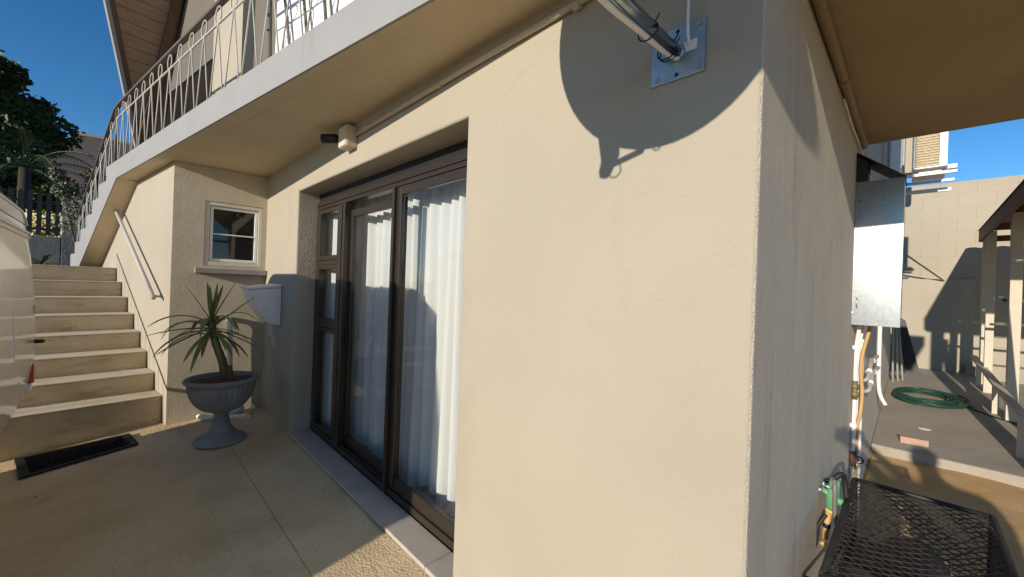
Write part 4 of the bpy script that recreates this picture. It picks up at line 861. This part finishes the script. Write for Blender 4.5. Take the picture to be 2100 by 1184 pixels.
b = MB(); b.lathe([(0.0, 0.105), (0.06, 0.095), (0.098, 0.05), (0.105, 0.0), (0.10, -0.05), (0.085, -0.09), (0.0, -0.10)], (px-0.13, py+0.04, pz+1.65), 20); b.build('hair', seal_m, pe)
for sg, hand in ((-1, PH-cr*0.05-cf*0.035), (1, PH+cr*0.12-cf*0.035+Vector((0, 0, -0.02)))):
    b = MB()
    for k in range(4):
        zo = 0.03-0.02*k; L_ = (0.07, 0.08, 0.075, 0.06)[k]
        b.tube(spline([hand+Vector((0, 0, zo)), hand+cr*sg*0.025+Vector((0, 0, zo))+cf*0.005, hand+cr*sg*0.02+Vector((0, 0, zo))-cf*L_*0.5], 4), [0.009]*8+[0.007], 7)
    b.tube(spline([hand+Vector((0, 0, 0.0)), hand-cr*sg*0.02+Vector((0, 0, 0.035)), hand-cr*sg*0.03+Vector((0, 0, 0.05))], 4), 0.009, 7); b.build('fingers', skin_m, pe)
ph = MB(); Mx = Matrix(((cr.x, cf.x, cu.x, PH.x), (cr.y, cf.y, cu.y, PH.y), (cr.z, cf.z, cu.z, PH.z), (0, 0, 0, 1)))
ph.box(-0.035, 0.115, -0.012, -0.003, -0.055, 0.025, M=Mx, bev=0.003); tag(ph.build('phone', seal_m), 'black phone held up by the person in dark clothes', 'phone')

# ================================================================== balcony things and background
lo = empty('folded_lounger', (-2.7, -0.35, 2.8), 'white plastic lounger propped behind the balcony railing', 'lounger')
def gp(x, z, off): return gw(x, z, off)
b = MB(); b.prism([gp(-3.0, 2.83, 0.30), gp(-2.75, 2.83, 0.30), gp(-1.95, 3.15, 0.24), gp(-1.95, 3.25, 0.22), gp(-2.7, 3.62, 0.18), gp(-3.22, 3.62, 0.20)], NF*0.05); bevel(b.build('back', white_pl, lo), 0.02, 3)
b = MB(); b.tube([gp(-3.03, 2.81, 0.31), gp(-3.26, 3.62, 0.23)], 0.018, 8); b.build('frame', shade_and_frame_grey, lo)
for i in range(4): b = MB(); b.tube([gp(-2.7+0.2*i, 2.88+0.09*i, 0.31), gp(-3.0+0.26*i, 3.55-0.05*i, 0.24)], 0.011, 6); b.build('slat', shade_and_frame_grey, lo)

def foliage(mb, c, rad, n, size, rn_, squash=0.8, hollow=0.35):
    for i in range(n):
        d = Vector((rn_.gauss(0, 1), rn_.gauss(0, 1), rn_.gauss(0, 1))).normalized(); r = rn_.uniform(hollow, 1)**0.6
        p = c+Vector((d.x*rad*r, d.y*rad*r, d.z*rad*r*squash)); s = size*rn_.uniform(0.6, 1.4)
        a = Vector((rn_.gauss(0, 1), rn_.gauss(0, 1), rn_.gauss(0, 1)-0.3)).normalized(); q = a.orthogonal().normalized()*s*0.32
        a = a*s; m_ = p+a*0.5
        mb.bm.faces.new([mb.bm.verts.new(p), mb.bm.verts.new(m_+q), mb.bm.verts.new(p+a), mb.bm.verts.new(m_-q)])
rt = random.Random(11)
def tree(base, h, cr_, nclump, label, n=340, size=0.16, lm=green_leaf):
    t = empty('tree', base, label, 'tree'); b = MB(); B = Vector(base)
    b.tube(spline([B, B+Vector((0.1, 0.1, h*0.3)), B+Vector((-0.1, 0.2, h*0.6)), B+Vector((0, 0.1, h*0.85))], 5), [0.22-0.012*i for i in range(16)], 8)
    cl = []
    for i in range(nclump):
        d = Vector((rt.gauss(0, 1), rt.gauss(0, 1), rt.gauss(0, 1))).normalized(); r = rt.uniform(0.35, 1.0)
        c = B+Vector((d.x*cr_*r, d.y*cr_*r, h*0.66+d.z*h*0.34*r)); cl.append((c, rt.uniform(0.45, 0.9)*cr_*0.33))
        if i % 3 == 0: b.tube(spline([B+Vector((0, 0.1, h*0.5)), (B+Vector((0, 0, h*0.55))+c)/2+Vector((0, 0, 0.2)), c], 4), [0.08-0.007*k for k in range(9)], 6)
    b.build('trunk', trunk_m, t)
    f = MB()
    for c, r in cl: foliage(f, c, r, n, size, rt)
    tag(f.build('crown', lm, t, fix=False), kind='stuff'); return t
tree((-20, -4.9, 1.57), 7.0, 2.6, 66, 'large dark leafy tree rising behind the black picket fence', 460, 0.16)
tree((-24, -8.5, 1.57), 8.0, 3.2, 34, 'second dark tree at the left edge behind the large one', 260, 0.22)
# dense hedge below the trees
b = MB()
for i in range(120):
    yy = -6.8+i*0.038; foliage(b, Vector((-18.2+rt.uniform(-.6, .6), yy, 2.3+rt.uniform(0, 1.0)*(3.6 if yy < -3.2 else 3.6-2.0*(yy+3.2)))), 0.6, 170, 0.15, rt)
hd_ = empty('hedge', (-17.5, -4.3, 1.57), 'dark green hedge filling the gap under the trees', 'hedge'); tag(b.build('leaves', green_leaf, hd_, fix=False), kind='stuff')
# palm
pl = empty('palm', (-17.1, -2.9, 1.57), 'dark palm with arching fronds in front of the brown roof', 'palm')
b = MB(); b.tube([(-17.1, -2.9, 1.57), (-17.1, -2.9, 4.35)], [0.16, 0.12], 10); b.build('trunk', mat('dark_palm_bark', (0.05, 0.04, 0.03), 0.95), pl)
for i in range(18):
    az = i*2.4; el_ = R(55-3*i if i < 9 else 30-5*(i-9)); d = Vector((math.cos(az)*math.cos(el_), math.sin(az)*math.cos(el_), math.sin(el_))); p = Vector((-17.1, -2.9, 4.35)); b = MB(); L_ = 2.3; n = 14; pts = []
    for k in range(n+1):
        pts.append(p.copy()); p = p+d*(L_/n); d = (d+Vector((0, 0, -0.12))).normalized()
    b.tube(pts, 0.014, 4)
    for k in range(1, n):
        dd = (pts[k+1]-pts[k-1]).normalized(); sd_ = dd.cross(Vector((0, 0, 1))).normalized()
        for sg in (-1, 1):
            for h_ in (0, 0.5):
                o_ = pts[k]+dd*h_*L_/n; tip = o_+(sd_*sg*0.8+dd*0.6+Vector((0, 0, -0.5))).normalized()*0.34*math.sin(math.pi*(k+1)/(n+2))
                b.poly([o_-dd*0.015, o_+dd*0.015, tip])
    b.build('frond', green_leaf, pl, fix=False)
# black picket fence on a low wall
fw = MB(); fw.box(-13.1, -12.9, -6.0, -1.96, 1.5, 2.27, bev=0.01); tag(fw.build('low_wall', mat('grey_render', (0.24, 0.215, 0.185), 0.9, var=0.1, vscale=5, bump=.5, bscale=30)), 'low grey rendered wall under the black picket fence', 'wall')
fe = empty('picket_fence', (-13, -3.5, 2.27), 'black steel picket fence on the low grey wall', 'fence')
b = MB(); b.box(-13.015, -12.985, -6, -1.97, 2.40, 2.45); b.build('rail', iron_b, fe)
b = MB(); b.box(-13.015, -12.985, -6, -1.97, 2.98, 3.03); b.build('rail', iron_b, fe)
pk = None; y = -2.02
while y > -5.6:
    b = MB(); b.prism([(-12.983, y-0.036, 2.30), (-12.983, y+0.036, 2.30), (-12.983, y+0.036, 3.18), (-12.983, y, 3.24), (-12.983, y-0.036, 3.18)], (0.012, 0, 0)); b.build('picket', iron_b, fe); y -= 0.131
b = MB(); b.box(-13.3, -12.9, -1.95, -1.30, 1.5, 3.40, bev=0.012); tag(b.build('gate_pillar', mat('pillar_concrete', (0.22, 0.205, 0.18), 0.92, var=0.12, vscale=5, bump=1, bscale=25, stain=((0.12, 0.1, 0.08), 3, 0.55, (1, 1, .4)))), 'rough grey concrete pillar at the end of the picket fence', 'pillar')
b = MB(); b.prism([(-18.0, -5.4, 1.5), (-15.0, -0.9, 1.5), (-15.17, -0.79, 1.5), (-18.17, -5.29, 1.5)], (0, 0, 1.55)); tag(b.build('neighbour_wall', mat('white_wall', (0.72, 0.72, 0.72), 0.8, var=0.06, vscale=2)), 'white boundary wall glimpsed between the fence pickets', 'wall')
yb = empty('yellow_shrub', (-15, -2.3, 1.57), 'yellow flowering shrub glimpsed through the picket fence', 'shrub'); b = MB(); foliage(b, Vector((-15, -2.35, 2.55)), 0.42, 700, 0.09, rt, 1.2, 0.1); tag(b.build('leaves', mat('yellow_leaf', (0.55, 0.42, 0.06), 0.7, col2=(0.35, 0.34, 0.06), vscale=8), yb, fix=False), kind='stuff')
b = MB(); b.tube([(-15, -2.35, 1.57), (-15, -2.35, 2.5)], 0.03, 6); b.build('stem', trunk_m, yb)
sb = empty('silver_shrub', (-12.3, -1.6, 1.57), 'silvery olive shrub leaning over the concrete pillar', 'shrub'); b = MB()
for (dx, dy, z_, r) in ((0, 0, 2.95, .34), (0, .15, 3.3, .25), (.1, -.1, 2.6, .3), (0, .22, 2.75, .3), (0, -.3, 3.25, .2), (0, .1, 3.6, .14), (0, -.42, 3.55, .12)): foliage(b, Vector((-12.3+dx, -1.6+dy, z_)), r, 330, 0.065, rt, 1, 0.1)
tag(b.build('leaves', silver_leaf, sb, fix=False), kind='stuff')
b = MB()
for dx, dy, z_ in ((0, 0, 3.2), (.1, -.3, 3.1), (0, .2, 3.0)): b.tube(spline([(-12.3, -1.6, 1.57), (-12.3+dx/2, -1.6+dy/2, 2.3), (-12.3+dx, -1.6+dy, z_)], 4), 0.014, 6)
b.build('stem', trunk_m, sb)
for i, (x, y, lab) in enumerate(((-11.6, -2.15, 'low green leafy plant at the foot of the grey wall'), (-11.9, -2.7, 'spreading green plant nearest the caravan below the fence'))):
    gpnt = empty('ground_plant', (x, y, 1.57), lab, 'plant')
    for k in range(26):
        az = rt.uniform(0, 6.28); d = Vector((math.cos(az), math.sin(az), rt.uniform(0.5, 1.4))).normalized(); p = Vector((x, y, 1.57)); b = MB(); pts = []; L_ = rt.uniform(0.3, 0.6)
        prev = None
        for s_i in range(6):
            q = d.cross(Vector((0, 0, 1))).normalized()*0.022*math.sin(math.pi*(s_i+0.6)/6.2); row = (b.bm.verts.new(p-q), b.bm.verts.new(p+q))
            if prev: b.bm.faces.new((prev[0], prev[1], row[1], row[0]))
            prev = row; p = p+d*L_/5; d = (d+Vector((0, 0, -0.22))).normalized()
        b.build('leaf', mat('ground_leaf', (0.06, 0.10, 0.03), 0.5, col2=(0.13, 0.16, 0.06), vscale=6), gpnt, fix=False)
nh = empty('neighbour_house', (-30, 1, 1.5), 'neighbour house with brown tiled hip roof behind the palm', 'house')
b = MB(); b.box(-36, -28.5, -4.5, 8, 1.5, 5.6); b.build('wall', mat('shadow_brown_wall', (0.17, 0.12, 0.09), 0.9), nh)  # wall colour darkened to brown so it looks shadowed
rf_m = mat('brown_roof_tile', (0.17, 0.125, 0.10), 0.85, var=0.15, vscale=2, bump=.6, bscale=8, stretch=(1, 1, 4))
b = MB(); A_ = [(-28.0, -5.2, 5.5), (-28.0, 8.8, 5.5), (-36.5, 8.8, 5.5), (-36.5, -5.2, 5.5)]; rg = [(-32, -2.6, 9.05), (-32, 6, 9.05)]
b.poly([A_[0], A_[1], rg[1], rg[0]]); b.poly([A_[1], A_[2], rg[1]]); b.poly([A_[2], A_[3], rg[0], rg[1]]); b.poly([A_[3], A_[0], rg[0]]); b.poly(A_); b.build('roof', rf_m, nh, fix=False)
b = MB(); b.tube([(-32, -2.6, 9.08), (-32, 6, 9.08)], 0.12, 6); b.build('ridge', rf_m, nh)
# overhead wire
b = MB(); b.tube(spline([(2.2, 12, 7.5), (5.0, 22, 8.2), (9.5, 40, 9.5)], 8), 0.012, 5); tag(b.build('overhead_wire', seal_m), 'thin dark overhead wire crossing the blue sky', 'wire')

b = MB(); rg_ = random.Random(21)
for i in range(260):
    x = rg_.uniform(-4.6, -1.3); y = rg_.uniform(-1.9, -0.02) if rg_.random() < 0.7 else rg_.uniform(-0.12, -0.02); a = rg_.uniform(0, 6.28); r = rg_.uniform(0.002, 0.006)*(2.2 if rg_.random() < 0.06 else 1); z = fz(x, y)+0.001
    d = Vector((math.cos(a), math.sin(a), 0))*r; q = Vector((-math.sin(a), math.cos(a), 0))*r*0.5; c = Vector((x, y, z))
    t_ = b.bm.verts.new(c+Vector((0, 0, r*0.6))); vs_ = [b.bm.verts.new(c+d), b.bm.verts.new(c+q), b.bm.verts.new(c-d), b.bm.verts.new(c-q)]
    for k in range(4): b.bm.faces.new((vs_[k], vs_[(k+1) % 4], t_))
tag(b.build('grit', mat('grit_brown', (0.16, 0.11, 0.065), 0.95), fix=False), 'small dark grit and leaf bits scattered on the paving', 'grit', kind='stuff')
